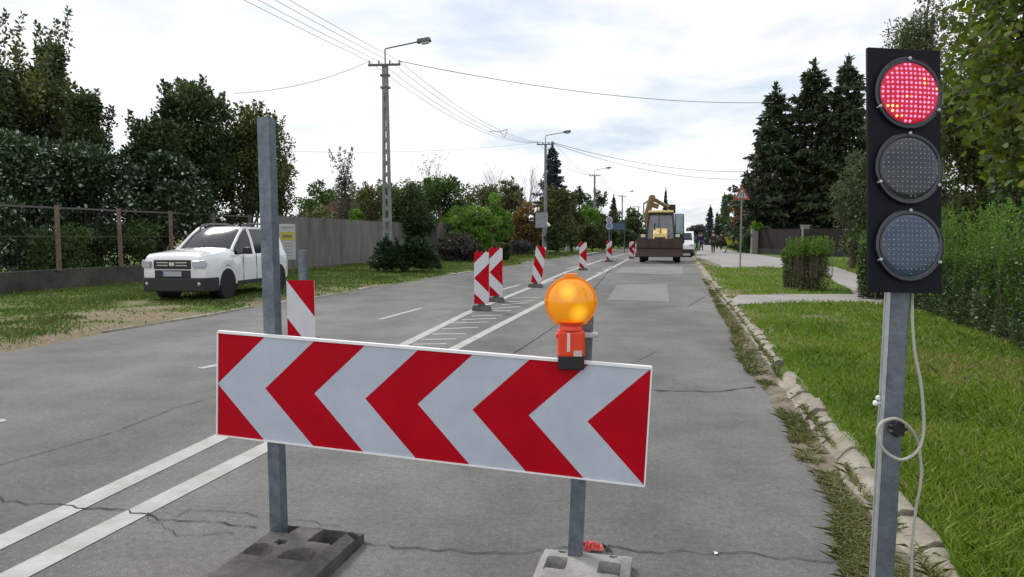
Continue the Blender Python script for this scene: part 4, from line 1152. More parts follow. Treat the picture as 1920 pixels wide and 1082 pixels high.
            mb.build('wheel_arch', CARW, root, smooth=True)
            mb = MB(); mb.lathe([(0.40, -0.12), (0.40, 0.12), (0, 0.12)], 20, Matrix.Translation((s_ * 0.72, yy_, 0.40)) @ Matrix.Rotation(R(90), 4, 'Y')); mb.build('wheel_well', BLK, root)
    return root
suv((-7.24, 14.80, 0.085), -R(8), 'white parked off-road car with roof rails on the left verge by the fence', (0.86, 0.93, 0.99))

# --- backhoe loader, nose towards the camera (local -y)
YEL = mat('machine_yellow', (0.52, 0.33, 0.07), 0.55, 0.25, 5, 0.1, 30)
YELP = mat('machine_cream', (0.62, 0.46, 0.17), 0.55, 0.15, 6)
MUD = mat('muddy_steel', (0.035, 0.022, 0.016), 0.85, 0, 5, 0.4, 20, base2=(0.055, 0.036, 0.027))
GLS = mat('cab_glass', (0.20, 0.22, 0.25), 0.10, spec=0.8, alpha=0.62)
GLT = mat('door_glass', (0.12, 0.24, 0.26), 0.10, spec=0.8, alpha=0.7)
bx, by = P(1243, 494)
hoe = empty('backhoe_loader', (bx, by + 0.9, 0.0), -R(13), 'yellow backhoe loader with a muddy front bucket standing in the closed lane', 'excavator')
def prismx(mb, prof, x0, x1, mi=0):
    """profile in (y,z), extruded along x"""
    return mb.prism(prof, x0, x1, Matrix(((0, 0, 1, 0), (1, 0, 0, 0), (0, 1, 0, 0), (0, 0, 0, 1))), mi)
mb = MB()
prismx(mb, [(-0.95, 0.36), (-0.35, 0.34), (-0.05, 0.55), (-0.02, 1.15), (-0.35, 1.36), (-0.40, 1.30), (-0.16, 1.08), (-0.18, 0.62), (-0.42, 0.44), (-0.94, 0.42)], -1.27, 1.27)
for s_ in (-1.25, 1.25): prismx(mb, [(-0.95, 0.345), (-0.35, 0.325), (-0.03, 0.55), (0.0, 1.16), (-0.36, 1.38), (-0.5, 0.9)], s_ - 0.022, s_ + 0.022)
for xx_ in (-0.62, 0.02, 0.64): mb.box((xx_, -0.22, 1.03), (0.05, 0.12, 0.62))
# closed shell of the clamshell bucket, facing the camera
prismx(mb, [(-0.97, 0.38), (-0.93, 0.36), (-0.60, 0.84), (-0.42, 1.36), (-0.47, 1.37), (-0.66, 0.86)], -1.225, 1.225)
bk = mb.build('bucket', MUD, hoe, bevel=0.01)
mb = MB()
for xx_ in (-0.6, 0.0, 0.6): mb.box((xx_, -0.60, 1.12), (0.045, 0.12, 0.50), Matrix.Rotation(R(-18), 3, 'X'))
mb.box((0, -0.70, 0.86), (2.4, 0.06, 0.05))
mb.each('bucket_rib', MUD, bk)
mb = MB()
for s_ in (-0.5, 0.5):
    mb.bar((s_, 0.0, 1.15), (s_, 0.9, 1.45), 0.10, 0.2); mb.bar((s_, 0.9, 1.45), (s_, 2.0, 1.25), 0.10, 0.22)
mb.each('loader_arm', mat('arm_dark', (0.10, 0.075, 0.04), 0.7, 0.3, 8), hoe, bevel=0.01)
mb = MB(); prismx(mb, [(0.35, 0.75), (2.0, 0.75), (2.0, 1.98), (1.2, 1.90), (0.55, 1.66), (0.35, 1.35)], -0.40, 0.40); hd = mb.build('hood', YELP, hoe, bevel=0.05)
mb = MB(); mb.box((0.0, 0.9, 1.83), (0.05, 0.9, 0.05), Matrix.Rotation(R(14), 3, 'X')); mb.box((0, 0.345, 1.2), (0.6, 0.02, 0.5)); mb.build('hood_grille', DARKP, hd)
mb = MB(); mb.tube([(-0.32, 1.1, 1.7), (-0.32, 1.1, 2.25)], 0.04); mb.build('exhaust', DARKP, hoe)
# cab
def cabpost(mb, x0, y0, z0, x1, y1, z1, w=0.09): mb.bar((x0, y0, z0), (x1, y1, z1), w, w)
mb = MB()
for s_ in (-1, 1):
    cabpost(mb, s_ * 0.86, 2.0, 1.0, s_ * 0.68, 2.25, 2.86, 0.10); cabpost(mb, s_ * 0.86, 3.4, 1.0, s_ * 0.70, 3.35, 2.86, 0.10)
    cabpost(mb, s_ * 0.69, 2.25, 2.84, s_ * 0.70, 3.35, 2.84); cabpost(mb, s_ * 0.88, 2.0, 1.05, s_ * 0.88, 3.4, 1.05)
cabpost(mb, -0.69, 2.25, 2.82, 0.69, 2.25, 2.82, 0.12); cabpost(mb, -0.7, 3.35, 2.82, 0.7, 3.35, 2.82); mb.box((0, 2.02, 1.02), (1.7, 0.06, 0.5)); cabpost(mb, -0.10, 2.0, 1.3, -0.10, 2.25, 2.8, 0.03)
cf = mb.build('cab_frame', DARKP, hoe)
mb = MB(); mb.box((0, 2.78, 2.97), (1.52, 1.36, 0.13), taper=(0.93, 0.9)); mb.build('cab_roof', YELP, hoe, bevel=0.03)
def quad(name, pts, m, par):
    mb = MB(); a = [Vector(p) for p in pts]; nn = (a[1] - a[0]).cross(a[2] - a[0]).normalized() * 0.006
    mb.add(a + [p + nn for p in a], [(0, 1, 2, 3), (7, 6, 5, 4), (0, 4, 5, 1), (1, 5, 6, 2), (2, 6, 7, 3), (3, 7, 4, 0)]); return mb.build(name, m, par)
quad('windshield', [(-0.80, 2.045, 1.27), (0.80, 2.045, 1.27), (0.64, 2.26, 2.77), (-0.64, 2.26, 2.77)], GLS, hoe)
quad('rear_glass', [(-0.8, 3.4, 1.3), (0.8, 3.4, 1.3), (0.66, 3.38, 2.8), (-0.66, 3.38, 2.8)], GLS, hoe)
quad('side_glass', [(-0.855, 2.1, 1.3), (-0.855, 3.35, 1.3), (-0.7, 3.33, 2.8), (-0.7, 2.3, 2.8)], GLS, hoe)
mb = MB(); mb.box((0, 2.9, 1.35), (0.5, 0.5, 0.15)); mb.box((0, 3.12, 1.75), (0.5, 0.12, 0.75)); mb.build('seat', DARKP, hoe, bevel=0.04)
mb = MB(); mb.bar((0, 2.2, 1.2), (0, 2.45, 1.65), 0.06, 0.06); mb.lathe([(0.17, 0), (0.19, 0.015), (0.17, 0.03), (0.17, 0)], 18, Matrix.Translation((0, 2.45, 1.65)) @ Matrix.Rotation(R(60), 4, 'X')); mb.build('steering_wheel', BLK, hoe)
# the open cab door on its left side (right in the picture)
mb = MB(); dq = [(0.90, 2.10, 1.05), (1.36, 1.90, 1.1), (1.30, 1.92, 2.78), (0.80, 2.20, 2.80)]
for a, b in ((0, 1), (1, 2), (2, 3), (3, 0)): mb.bar(dq[a], dq[b], 0.055, 0.055)
mb.bar((0.88, 2.12, 1.55), (1.35, 1.91, 1.6), 0.05, 0.05)
dr = mb.build('cab_door', mat('door_green', (0.02, 0.05, 0.06), 0.5), hoe)
quad('door_glass', [(0.90, 2.12, 1.6), (1.33, 1.92, 1.6), (1.28, 1.94, 2.74), (0.82, 2.21, 2.76)], GLT, dr)
quad('door_panel', [(0.92, 2.12, 1.1), (1.33, 1.93, 1.12), (1.33, 1.92, 1.55), (0.90, 2.12, 1.55)], DARKP, dr)
for s_ in (-1, 1):
    mb = MB(); mb.box((s_ * 0.98, 1.2, 1.52), (0.24, 0.12, 0.17)); h_ = mb.build('headlight', mat('lamp_amberish', (0.75, 0.66, 0.48), 0.3), hoe, bevel=0.03)
    mb = MB(); mb.bar((s_ * 0.98, 1.25, 1.42), (s_ * 0.7, 1.9, 1.2), 0.04, 0.04); mb.build('bracket', DARKP, h_)
    for (yy_, r_, w_) in ((0.95, 0.46, 0.34), (3.2, 0.72, 0.44)):
        wheel('wheel', hoe, s_ * (0.98 if yy_ < 2 else 0.95), yy_, r_, w_, s_, YEL, 0.5)
    mb = MB(); prismx(mb, [(2.45, 1.1), (2.7, 1.48), (3.3, 1.56), (3.85, 1.4), (3.85, 1.34), (3.3, 1.50), (2.72, 1.42), (2.5, 1.08)], s_ * 0.95 - 0.25, s_ * 0.95 + 0.25); mb.build('mudguard', DARKP, hoe)
mb = MB(); mb.box((0, 1.9, 0.72), (0.7, 2.9, 0.35)); mb.box((0, 0.95, 0.5), (1.7, 0.2, 0.18)); mb.box((0, 3.2, 0.75), (1.6, 0.3, 0.25)); mb.box((0, 4.0, 0.8), (1.7, 0.3, 0.8)); mb.build('chassis', MUD, hoe)
# folded rear boom and dipper, standing above the cab roof on the left
BOOM = mat('boom_brown', (0.20, 0.13, 0.05), 0.7, 0.3, 6)
mb = MB()
mb.bar((-0.45, 4.2, 1.0), (-0.95, 4.7, 2.6), 0.20, 0.30); mb.bar((-0.95, 4.7, 2.6), (-0.62, 4.9, 3.95), 0.22, 0.34)
mb.lathe([(0.22, -0.12), (0.22, 0.12)], 14, Matrix.Translation((-0.60, 4.9, 3.9)) @ Matrix.Rotation(R(90), 4, 'X'))
bm_ = mb.build('boom', BOOM, hoe, bevel=0.02)
mb = MB(); mb.bar((-0.55, 5.0, 3.85), (0.55, 5.2, 3.25), 0.18, 0.22); mb.bar((-0.2, 5.0, 3.35), (-0.75, 5.0, 3.55), 0.3, 0.3); mb.build('dipper', BOOM, bm_, bevel=0.02)
mb = MB(); mb.bar((-1.12, 4.7, 2.6), (-1.12, 4.8, 3.55), 0.09, 0.09); mb.bar((-1.12, 4.8, 3.55), (-0.75, 4.9, 3.8), 0.1, 0.1); mb.tube([(-0.35, 4.95, 3.85), (0.45, 5.0, 3.35)], 0.05); mb.each('hydraulic_cylinder', mat('ram', (0.30, 0.26, 0.20), 0.5), bm_)
mb = MB(); prismx(mb, [(5.0, 3.5), (5.5, 3.45), (5.55, 3.1), (5.2, 2.95), (5.0, 3.1)], 0.45, 0.85); mb.build('digging_bucket', MUD, bm_, bevel=0.02)

# --- white van half hidden behind the loader
def van(loc, rz):
    r = empty('white_van', loc, rz, 'white van mostly hidden behind the backhoe loader', 'van')
    mb = MB(); prismx(mb, [(0, 0.35), (0.0, 0.85), (0.12, 1.02), (0.75, 1.16), (1.35, 1.75), (1.7, 1.86), (4.3, 1.86), (4.4, 0.4)], -0.85, 0.85); mb.build('body', CARW, r, bevel=0.06, seg=3)
    quad('windshield', [(-0.74, 0.80, 1.22), (0.74, 0.80, 1.22), (0.66, 1.30, 1.74), (-0.66, 1.30, 1.74)], GLASS, r)
    for s_ in (-1, 1):
        mb = MB(); mb.box((s_ * 0.856, 1.75, 1.45), (0.01, 0.8, 0.42)); mb.build('side_window', GLASS, r)
        mb = MB(); mb.box((s_ * 0.66, 0.0, 0.85), (0.26, 0.06, 0.15)); mb.build('headlight', HEADL, r, bevel=0.02)
        mb = MB(); mb.box((s_ * 0.98, 1.1, 1.25), (0.16, 0.08, 0.2)); mb.build('wing_mirror', BLK, r, bevel=0.02)
        for yy_ in (0.8, 3.5): wheel('wheel', r, s_ * 0.78, yy_, 0.32, 0.2, s_)
    mb = MB(); mb.box((0, -0.03, 0.42), (1.66, 0.1, 0.3)); mb.build('bumper', DARKP, r, bevel=0.03)
    return r
vx = W3(1279, 443, 50).x
van((vx, 50, 0.0), -R(13))

# ================================================================= PEOPLE
SKIN = mat('skin', (0.42, 0.25, 0.18), 0.6)
def skinned(name, verts, edges, radii, m, root, sub=1):
    me = bpy.data.meshes.new(name); me.from_pydata(verts, edges, [])
    o = bpy.data.objects.new(name, me); col.objects.link(o); o.parent = root; me.materials.append(m)
    sk = o.modifiers.new('skin', 'SKIN'); sk.use_smooth_shade = True
    for i, r_ in enumerate(radii):
        v = me.skin_vertices[0].data[i]; v.radius = (r_, r_) if not hasattr(r_, '__len__') else r_
        v.use_root = (i == 0)
    s_ = o.modifiers.new('sub', 'SUBSURF'); s_.levels = sub; s_.render_levels = sub
    return o
def person(loc, rz, label, top, bottom, hair=(0.03, 0.02, 0.015), h=1.75, stride=0.22, bend=0.0, arms=0.1, bag=False, carry=None, group=None):
    """faces local -y"""
    r = empty('person', loc, rz, label, 'person', group); k_ = h / 1.75
    S_ = stride
    def sc_(L_): return [(a * k_, b * k_, c * k_) for a, b, c in L_]
    hipz, shz = 0.92, 1.42; by_ = -bend * 0.5
    body_v = sc_([(0, 0, hipz), (0, by_ * .5, 1.15), (0, by_, 1.36), (0, by_ * 1.1, 1.50), (0, by_ * 1.15 - 0.01, 1.60), (0, by_ * 1.15 - 0.02, 1.70),
                  (-0.18, by_, shz), (-0.235 - arms * .5, by_ + 0.02, 1.14), (-0.22 - arms, by_ - 0.10, 0.92), (0.18, by_, shz), (0.235 + arms * .5, by_ + 0.02, 1.14), (0.22 + arms, by_ - 0.10, 0.92),
                  (-0.095, 0, 0.88), (-0.10, -S_ * .55 - 0.03, 0.50), (-0.10, -S_, 0.09), (-0.10, -S_ - 0.14, 0.04), (0.095, 0, 0.88), (0.10, S_ * .35 - 0.05, 0.50), (0.10, S_, 0.11), (0.10, S_ - 0.13, 0.05),
                  (-0.225 - arms, by_ - 0.13, 0.84), (0.225 + arms, by_ - 0.13, 0.84)])
    body_e = [(0, 1), (1, 2), (2, 3), (3, 4), (4, 5), (2, 6), (6, 7), (7, 8), (2, 9), (9, 10), (10, 11), (0, 12), (12, 13), (13, 14), (14, 15), (0, 16), (16, 17), (17, 18), (18, 19), (8, 20), (11, 21)]
    rad = [0.13, 0.115, 0.12, 0.055, 0.095, 0.085, 0.06, 0.042, 0.03, 0.06, 0.042, 0.03, 0.085, 0.06, 0.042, 0.035, 0.085, 0.06, 0.042, 0.035, 0.035, 0.035]
    skinned('body', body_v, body_e, [q * k_ for q in rad], SKIN, r)
    jv = [0, 1, 2, 6, 7, 8, 9, 10, 11]; mp_ = {q: i for i, q in enumerate(jv)}
    je = [(0, 1), (1, 2), (2, 6), (6, 7), (7, 8), (2, 9), (9, 10), (10, 11)]
    jr = [(0.18, 0.14), (0.165, 0.13), (0.17, 0.13), 0.085, 0.062, 0.05, 0.085, 0.062, 0.05]
    skinned('jacket', [body_v[q] for q in jv], [(mp_[a], mp_[b]) for a, b in je], [tuple(k_ * w for w in q) if hasattr(q, '__len__') else q * k_ for q in jr], top, r)
    tv = [0, 12, 13, 14, 16, 17, 18]; mp_ = {q: i for i, q in enumerate(tv)}
    te = [(0, 12), (12, 13), (13, 14), (0, 16), (16, 17), (17, 18)]
    skinned('trousers', [body_v[q] for q in tv], [(mp_[a], mp_[b]) for a, b in te], [q * k_ for q in (0.155, 0.11, 0.082, 0.062, 0.11, 0.082, 0.062)], bottom, r)
    hm = mat('hair_%d' % int(sum(hair) * 1000), hair, 0.8)
    mb = MB(); c = Vector(body_v[5]); mb.lathe([(0.0, 0.105 * k_)] + [(0.105 * k_ * math.sin(a), 0.105 * k_ * math.cos(a)) for a in np.linspace(0.2, 1.75, 8)], 14, Matrix.Translation(c + Vector((0, 0.015, -0.01)))); mb.build('hair', hm, r, smooth=True)
    for s_ in (14, 18):
        mb = MB(); q = Vector(body_v[s_]); mb.box((q.x, q.y - 0.06 * k_, 0.05 * k_), (0.10 * k_, 0.26 * k_, 0.09 * k_), taper=(0.8, 0.7)); mb.build('shoe', BLK, r, bevel=0.02)
    if bag:
        mb = MB(); mb.box((0.27 * k_, 0.02, 0.95 * k_), (0.12, 0.32, 0.34)); mb.build('shoulder_bag', mat('bag', (0.16, 0.12, 0.10), 0.8), r, bevel=0.04)
    return r
WB = mat('work_blue', (0.012, 0.022, 0.12), 0.85, 0.25, 10); WB2 = mat('work_navy', (0.012, 0.016, 0.045), 0.85, 0.2, 10)
JG = mat('jacket_dark', (0.022, 0.022, 0.024), 0.85, 0.3, 8); JG2 = mat('jacket_grey', (0.05, 0.05, 0.052), 0.85, 0.3, 8); TG = mat('trousers_dark', (0.022, 0.026, 0.022), 0.85); JW = mat('jacket_pale', (0.5, 0.48, 0.45), 0.85)
BG = mat('beige_cloth', (0.25, 0.20, 0.15), 0.85)
def pers(px, py, rz, label, *a, **k_):
    x, y = P(px, py, GZ + 0.01); return person((x, y, GZ + 0.014), rz, label, *a, **k_)
pers(1306, 470, R(40), 'worker in bright blue overalls bending beside the white van', WB, WB, bend=0.5, h=1.72)
pers(1315, 469, R(-60), 'worker in navy jacket and blue trousers standing right of his bending workmate', WB2, WB, h=1.75, stride=0.1)
pers(1337, 474, R(170), 'person in a dark jacket walking away, nearest on the pavement', JG, TG, h=1.74, bag=True)
pers(1344, 467, R(180), 'person in a beige coat walking between the two dark-clad walkers', BG, TG, h=1.55, stride=0.12)
pers(1352, 468, R(175), 'person in a charcoal jacket walking right of the nearest walker', JG2, TG, h=1.76, bag=False, arms=0.14)
pers(1329, 458, R(180), 'person in a pale top far down the pavement, left of the walkers', JW, TG, h=1.7)
pers(1326, 455, R(180), 'smallest dark-clad person at the far end of the pavement', JG, JG, h=1.7)

# ================================================================= POLES AND WIRES
CONC = mat('pole_concrete', (0.15, 0.165, 0.165), 0.9, 0, 4, 0.2, 30, base2=(0.26, 0.28, 0.275))
LAMPG = mat('lamp_grey', (0.10, 0.11, 0.115), 0.6)
INSUL = mat('insulator', (0.35, 0.36, 0.36), 0.3)
WIRE = mat('wire', (0.24, 0.25, 0.27), 0.6)
poles = []
def street_pole(px, ytop, D, label, lattice=False, arm=1.35, armh=0.62, wtop=0.22, wbot=0.40, lampdx=None, z0=GZ):
    t = W3(px, ytop, D); x = t.x; H = t.z - z0
    r = empty('street_light', (x, D, z0), -R(6), label, 'street light', 'lamp posts with power lines along the left kerb')
    mb = MB()
    if lattice:
        hs = H * 0.86
        for s_ in (-1, 1):
            mb.bar((s_ * (wbot / 2 - .055), 0, 0), (s_ * (wtop / 2 - .045), 0, hs), 0.10, 0.17, up=(0, 1, 0))
        nr = 15
        for i in range(nr + 1):
            z = 0.25 + (hs - 0.25) * i / nr; w = wbot + (wtop - wbot) * z / hs
            mb.box((0, 0, z), (w - 0.19, 0.15, 0.16))
        mb.box((0, 0, (H + hs) / 2), (wtop, 0.17, H - hs))
    else: mb.tube([(0, 0, 0), (0, 0, H)], [wbot / 2, wtop / 2], n=10)
    mb.build('pole', CONC, r, bevel=0.008 if lattice else 0)
    mb = MB(); mb.box((0, -0.11, H - 0.04), (1.30, 0.07, 0.08)); ca = mb.build('crossarm', LAMPG, r)
    for dx in (-0.6, -0.22, 0.22, 0.6):
        mb = MB(); mb.lathe([(0.015, 0), (0.045, 0.04), (0.03, 0.08), (0.045, 0.11), (0.0, 0.16)], 8, Matrix.Translation((dx, -0.11, H))); mb.build('insulator', INSUL, ca, smooth=True)
    if lattice:
        mb = MB()
        for zz_ in (H - 0.42, H - 0.9): mb.box((0, 0, zz_), (wtop + 0.14, 0.21, 0.07))
        mb.each('clamp_band', LAMPG, r)
    mb = MB(); mb.tube([(0, 0.02, H - 0.4), (0, 0.02, H + armh - 0.04), (0.04, 0.02, H + armh), (arm, -0.06, H + armh + 0.2)], 0.028, n=8); mb.build('lamp_arm', LAMPG, r, smooth=True)
    mb = MB(); c = Vector((arm + 0.24, -0.08, H + armh + 0.25)); Mx = Matrix.Rotation(R(-7), 3, 'Y')
    mb.box(c, (0.58, 0.26, 0.16), Mx, taper=(0.86, 0.7)); lh = mb.build('lamp_head', LAMPG, r, bevel=0.03)
    mb = MB(); mb.box(c + Vector((0.05, 0, -0.11)), (0.36, 0.2, 0.07), Mx @ Matrix.Rotation(R(180), 3, 'Y'), taper=(0.75, 0.7)); mb.build('lamp_glass', mat('lamp_bowl', (0.5, 0.52, 0.53), 0.2), lh, bevel=0.02)
    poles.append((x, D, t.z, r)); return r
street_pole(722, 121, 28.0, 'nearest lamp post, concrete ladder-like pole behind the dark juniper', True)
street_pole(1023, 270, 52, 'second lamp post, standing by the grey roadside sign', wtop=0.18, wbot=0.32)
street_pole(1115, 329, 81, 'third lamp post, in front of the bright green trees', wtop=0.2, wbot=0.34)
street_pole(1167, 368, 118, 'fourth lamp post, left of the backhoe loader', wtop=0.2, wbot=0.34)
street_pole(1197, 388, 158, 'farthest lamp post, just above the loader boom', wtop=0.2, wbot=0.34)
WG = 'overhead power and telephone wires'
def wire(a, b, sag, label, r=0.010, n=24, group=WG):
    a = Vector(a); b = Vector(b); pts = []
    for i in range(n + 1):
        t_ = i / n; p = a.lerp(b, t_); p.z -= sag * 4 * t_ * (1 - t_); pts.append(p)
    mb = MB(); mb.tube(pts, r, n=5); o = mb.build('overhead_wire', WIRE, smooth=True); tag(o, label, 'wire', group); return o
def ptip(i, dx): 
    x, D, z, r = poles[i]; return Vector((x + dx, D - 0.11, z + 0.1))
names = ['outer left', 'inner left', 'inner right', 'outer right']
for k_, dx in enumerate((-0.6, -0.22, 0.22, 0.6)):
    b = ptip(0, dx); a = Vector((b.x - 8.6 + dx * 0.2, -14, b.z + 0.2))
    wire(a, b, 0.7, '%s wire of the four coming from the upper left to the nearest lamp post' % names[k_], 0.008, 40)
for i, (A_, B_) in enumerate((('nearest', 'second'), ('second', 'third'), ('third', 'fourth'), ('fourth', 'farthest'))):
    for k_, dx in enumerate((-0.6, -0.22, 0.22, 0.6)):
        wire(ptip(i, dx), ptip(i + 1, dx), 0.9 if i == 0 else 0.7, '%s wire of the four between the %s and %s lamp posts' % (names[k_], A_, B_), 0.009 + 0.003 * i)
wire(ptip(0, 0.6), W3(1450, 192, 40), 0.5, 'single thick wire from the nearest lamp post across the sky to the right spruces', 0.016)
wire(ptip(0, -0.6), W3(440, 175, 24), 0.25, 'single wire from the nearest lamp post into the left trees', 0.010)
wire(ptip(1, 0.5), W3(1400, 322, 62), 0.6, 'upper of the two wires from the second lamp post to the right trees', 0.020)
wire(ptip(1, 0.3), W3(1400, 336, 60), 0.75, 'lower of the two wires from the second lamp post to the right trees', 0.018)
wire(ptip(1, -0.6), W3(520, 283, 36), 0.3, 'faint wire running left from the second lamp post above the garden trees', 0.008)
# spreader hanging on the wires
mb = MB(); a, b, c, d = W3(917, 247, 41), W3(952, 243, 41), W3(946, 258, 41), W3(938, 247, 41)
mb.tube([a, W3(926, 246, 41), W3(935, 247, 41), b], 0.018, n=5); mb.tube([d, c, b], 0.018, n=5)
tag(mb.build('wire_spreader', WIRE), 'small dark wire spreader hanging between the nearest and second lamp posts', 'wire spreader')

# ================================================================= SIGNS
def sign_post(name, px, pyb, D, z_top, label, r=0.03, m=GALV, cat='road sign', rz=0.0):
    x = W3(px, 443, D).x
    root = empty(name, (x, D, 0.06), rz, label, cat)
    mb = MB(); mb.tube([(0, 0, -0.02), (0, 0, z_top - 0.06)], r, n=10); mb.build('post', m, root, smooth=True)
    return root
def zpx(py, D): return W3(960, py, D).z
# warning triangle
x, D = P(1389, 505, GZ)
k_ = D / FPX
GPOST = mat('sign_post_grey', (0.22, 0.24, 0.22), 0.7, 0.2, 12)
s = sign_post('warning_sign', 1389, 505, D, zpx(365, D), 'triangular red-bordered road sign on a thin grey post on the right verge', 0.033, GPOST)
bz = zpx(375, D) - 0.06; tz = zpx(348, D) - 0.06; hw = 15.5 * k_
def tri(sf, y0, y1, m, nm):
    cz = bz + (tz - bz) / 3; mb = MB()
    pts = [(-hw * sf, cz + (bz - cz) * sf), (hw * sf, cz + (bz - cz) * sf), (0, cz + (tz - cz) * sf)]
    mb.prism(pts, 0, 1, Matrix(((1, 0, 0, 0), (0, 0, y1 - y0, y0), (0, 1, 0, 0), (0, 0, 0, 1)))); return mb.build(nm, m, s, bevel=0.0)
tri(1.0, -0.040, -0.034, mat('sign_red', (0.33, 0.07, 0.06), 0.5), 'red_border'); tri(0.62, -0.044, -0.0405, mat('sign_pale', (0.42, 0.43, 0.44), 0.5), 'sign_face')
mb = MB()
for s_ in (-1, 1): mb.bar((s_ * 0.075, -0.046, bz + 0.10), (s_ * 0.03, -0.046, bz + 0.33), 0.03, 0.003, up=(0, 1, 0))
mb.build('symbol', BLK, s)
# grey-white board (seen from behind) by second lamp post
D = 44.0
s = sign_post('roadside_sign', 1018, 0, D, zpx(398, D), 'pale grey square sign board on a post left of the second lamp post', 0.05, CONC)
mb = MB(); mb.box((-0.08, -0.07, (zpx(399, D) + zpx(427, D)) / 2 - .06), (0.78, 0.02, zpx(399, D) - zpx(427, D))); mb.build('sign_face', mat('sign_grey', (0.26, 0.28, 0.31), 0.6, 0.15, 5), s)
mb = MB(); mb.bar((0.25, -0.05, zpx(418, D) - .06), (0.42, -0.2, zpx(424, D) - .06), 0.10, 0.13); mb.build('lamp', WEDGE, s, bevel=0.02)
D = 80.0
s = sign_post('teal_sign', 1068, 0, D, zpx(402, D), 'small teal direction board among the trees right of the second lamp post', 0.04)
mb = MB(); mb.box((0, -0.06, (zpx(402, D) + zpx(413, D)) / 2 - .06), (0.85, 0.02, zpx(402, D) - zpx(413, D))); mb.build('sign_face', mat('sign_teal', (0.05, 0.17, 0.19), 0.6), s)
D = 55.0
s = sign_post('round_sign', 1142, 0, D, zpx(406, D), 'two round traffic signs one above the other on a post', 0.04)
for py, m1 in ((412.5, mat('sign_round_grey', (0.25, 0.26, 0.27), 0.6)), (424, mat('sign_round_blue', (0.12, 0.2, 0.33), 0.6))):
    mb = MB(); mb.lathe([(0.27, 0), (0.27, 0.02)], 28, Matrix.Translation((0, -0.06, zpx(py, D) - .06)) @ Matrix.Rotation(R(90), 4, 'X')); rg_ = mb.build('sign_rim', mat('sign_rimg', (0.5, 0.5, 0.52), 0.6), s)
    mb = MB(); mb.lathe([(0.2, 0.021), (0.2, 0.026)], 28, Matrix.Translation((0, -0.06, zpx(py, D) - .06)) @ Matrix.Rotation(R(90), 4, 'X')); mb.build('sign_face', m1, rg_)
D = 62.0
s = sign_post('blue_sign', 1171, 0, D, zpx(417, D), 'wide dark blue direction board right of the round signs', 0.045, mat('post_green', (0.06, 0.09, 0.08), 0.7))
mb = MB(); mb.box((-0.62, -0.06, (zpx(418, D) + zpx(431, D)) / 2 - .06), (1.25, 0.02, zpx(418, D) - zpx(431, D))); mb.build('sign_face', mat('sign_blue', (0.055, 0.10, 0.17), 0.6, 0.1, 5), s)
mb = MB(); mb.tube([(-1.2, 0, 0), (-1.2, 0, zpx(418, D) - 0.06)], 0.04); mb.build('post', MATS['post_green'], s)

# ================================================================= FENCES AND WALLS (left)
WCON = mat('old_concrete', (0.035, 0.034, 0.026), 0.95, 0, 1.8, 0.8, 20, base2=(0.11, 0.10, 0.08))
WGREY = mat('panel_concrete', (0.105, 0.094, 0.088), 0.9, 0, 1.5, 0.5, 6, base2=(0.235, 0.213, 0.197), stretch=(1.6, 1.6, 0.22))
RUST = mat('rusty_post', (0.17, 0.115, 0.09), 0.9, 0.35, 9)
MESHW = mat('mesh_wire', (0.12, 0.11, 0.10), 0.8)
fpx = [(-235, 14.6), (-118, 16.2), (-5, 17.0), (108, 18.2), (215, 20.0), (309, 21.9), (388, 23.8), (455, 25.7)]
fp = [Vector((W3(a, 443, D).x, D, 0)) for a, D in fpx]
fd = (fp[-1] - fp[3]).normalized()
fence_start = fp[3] - fd * 9.0; corner = Vector((W3(517, 443, 28.4).x, 28.4, 0))
fr_ = empty('wire_fence', (fp[3].x, fp[3].y, 0), 0, 'rusty wire mesh fence on a low concrete wall at the left', 'fence')
o_ = fr_.location
mb = MB(); a = fence_start - o_; b = corner - o_; 
mb.bar(a + Vector((0, 0, 0.30)), b + Vector((0, 0, 0.30)), 0.22, 0.66); mb.build('low_wall', WCON, fr_, bevel=0.02)
posts = [fp[3] + fd * (2.05 * q) for q in range(-4, 5)]
for q in posts:
    if q.y > corner.y: continue
    p = q - o_; mb = MB(); mb.bar(p + Vector((0, 0, 0.6)), p + Vector((random.uniform(-.02, .02), 0, 2.31)), 0.085, 0.085); mb.build('post', RUST, fr_)
mb = MB(); mb.bar(a + Vector((0, 0, 2.25)), b + Vector((0, 0, 2.25)), 0.04, 0.045); mb.bar(a + Vector((0, 0, 1.50)), b + Vector((0, 0, 1.50)), 0.015, 0.015)
mb.each('rail', MESHW, fr_)
mb = MB(); ln_ = (b - a).length; dd_ = (b - a).normalized(); q = 0.0
MESHW2 = mat('mesh_wire_thin', (0.045, 0.04, 0.036), 0.8)
while q < ln_:
    p = a + dd_ * q; mb.bar(p + Vector((0, 0, 0.66)), p + Vector((0, 0, 2.24)), 0.0035, 0.0035); q += 0.14
for k_ in range(11): mb.bar(a + Vector((0, 0, 0.75 + 0.14 * k_)), b + Vector((0, 0, 0.75 + 0.14 * k_)), 0.0035, 0.0035)
mb.build('wire_mesh', MESHW2, fr_)
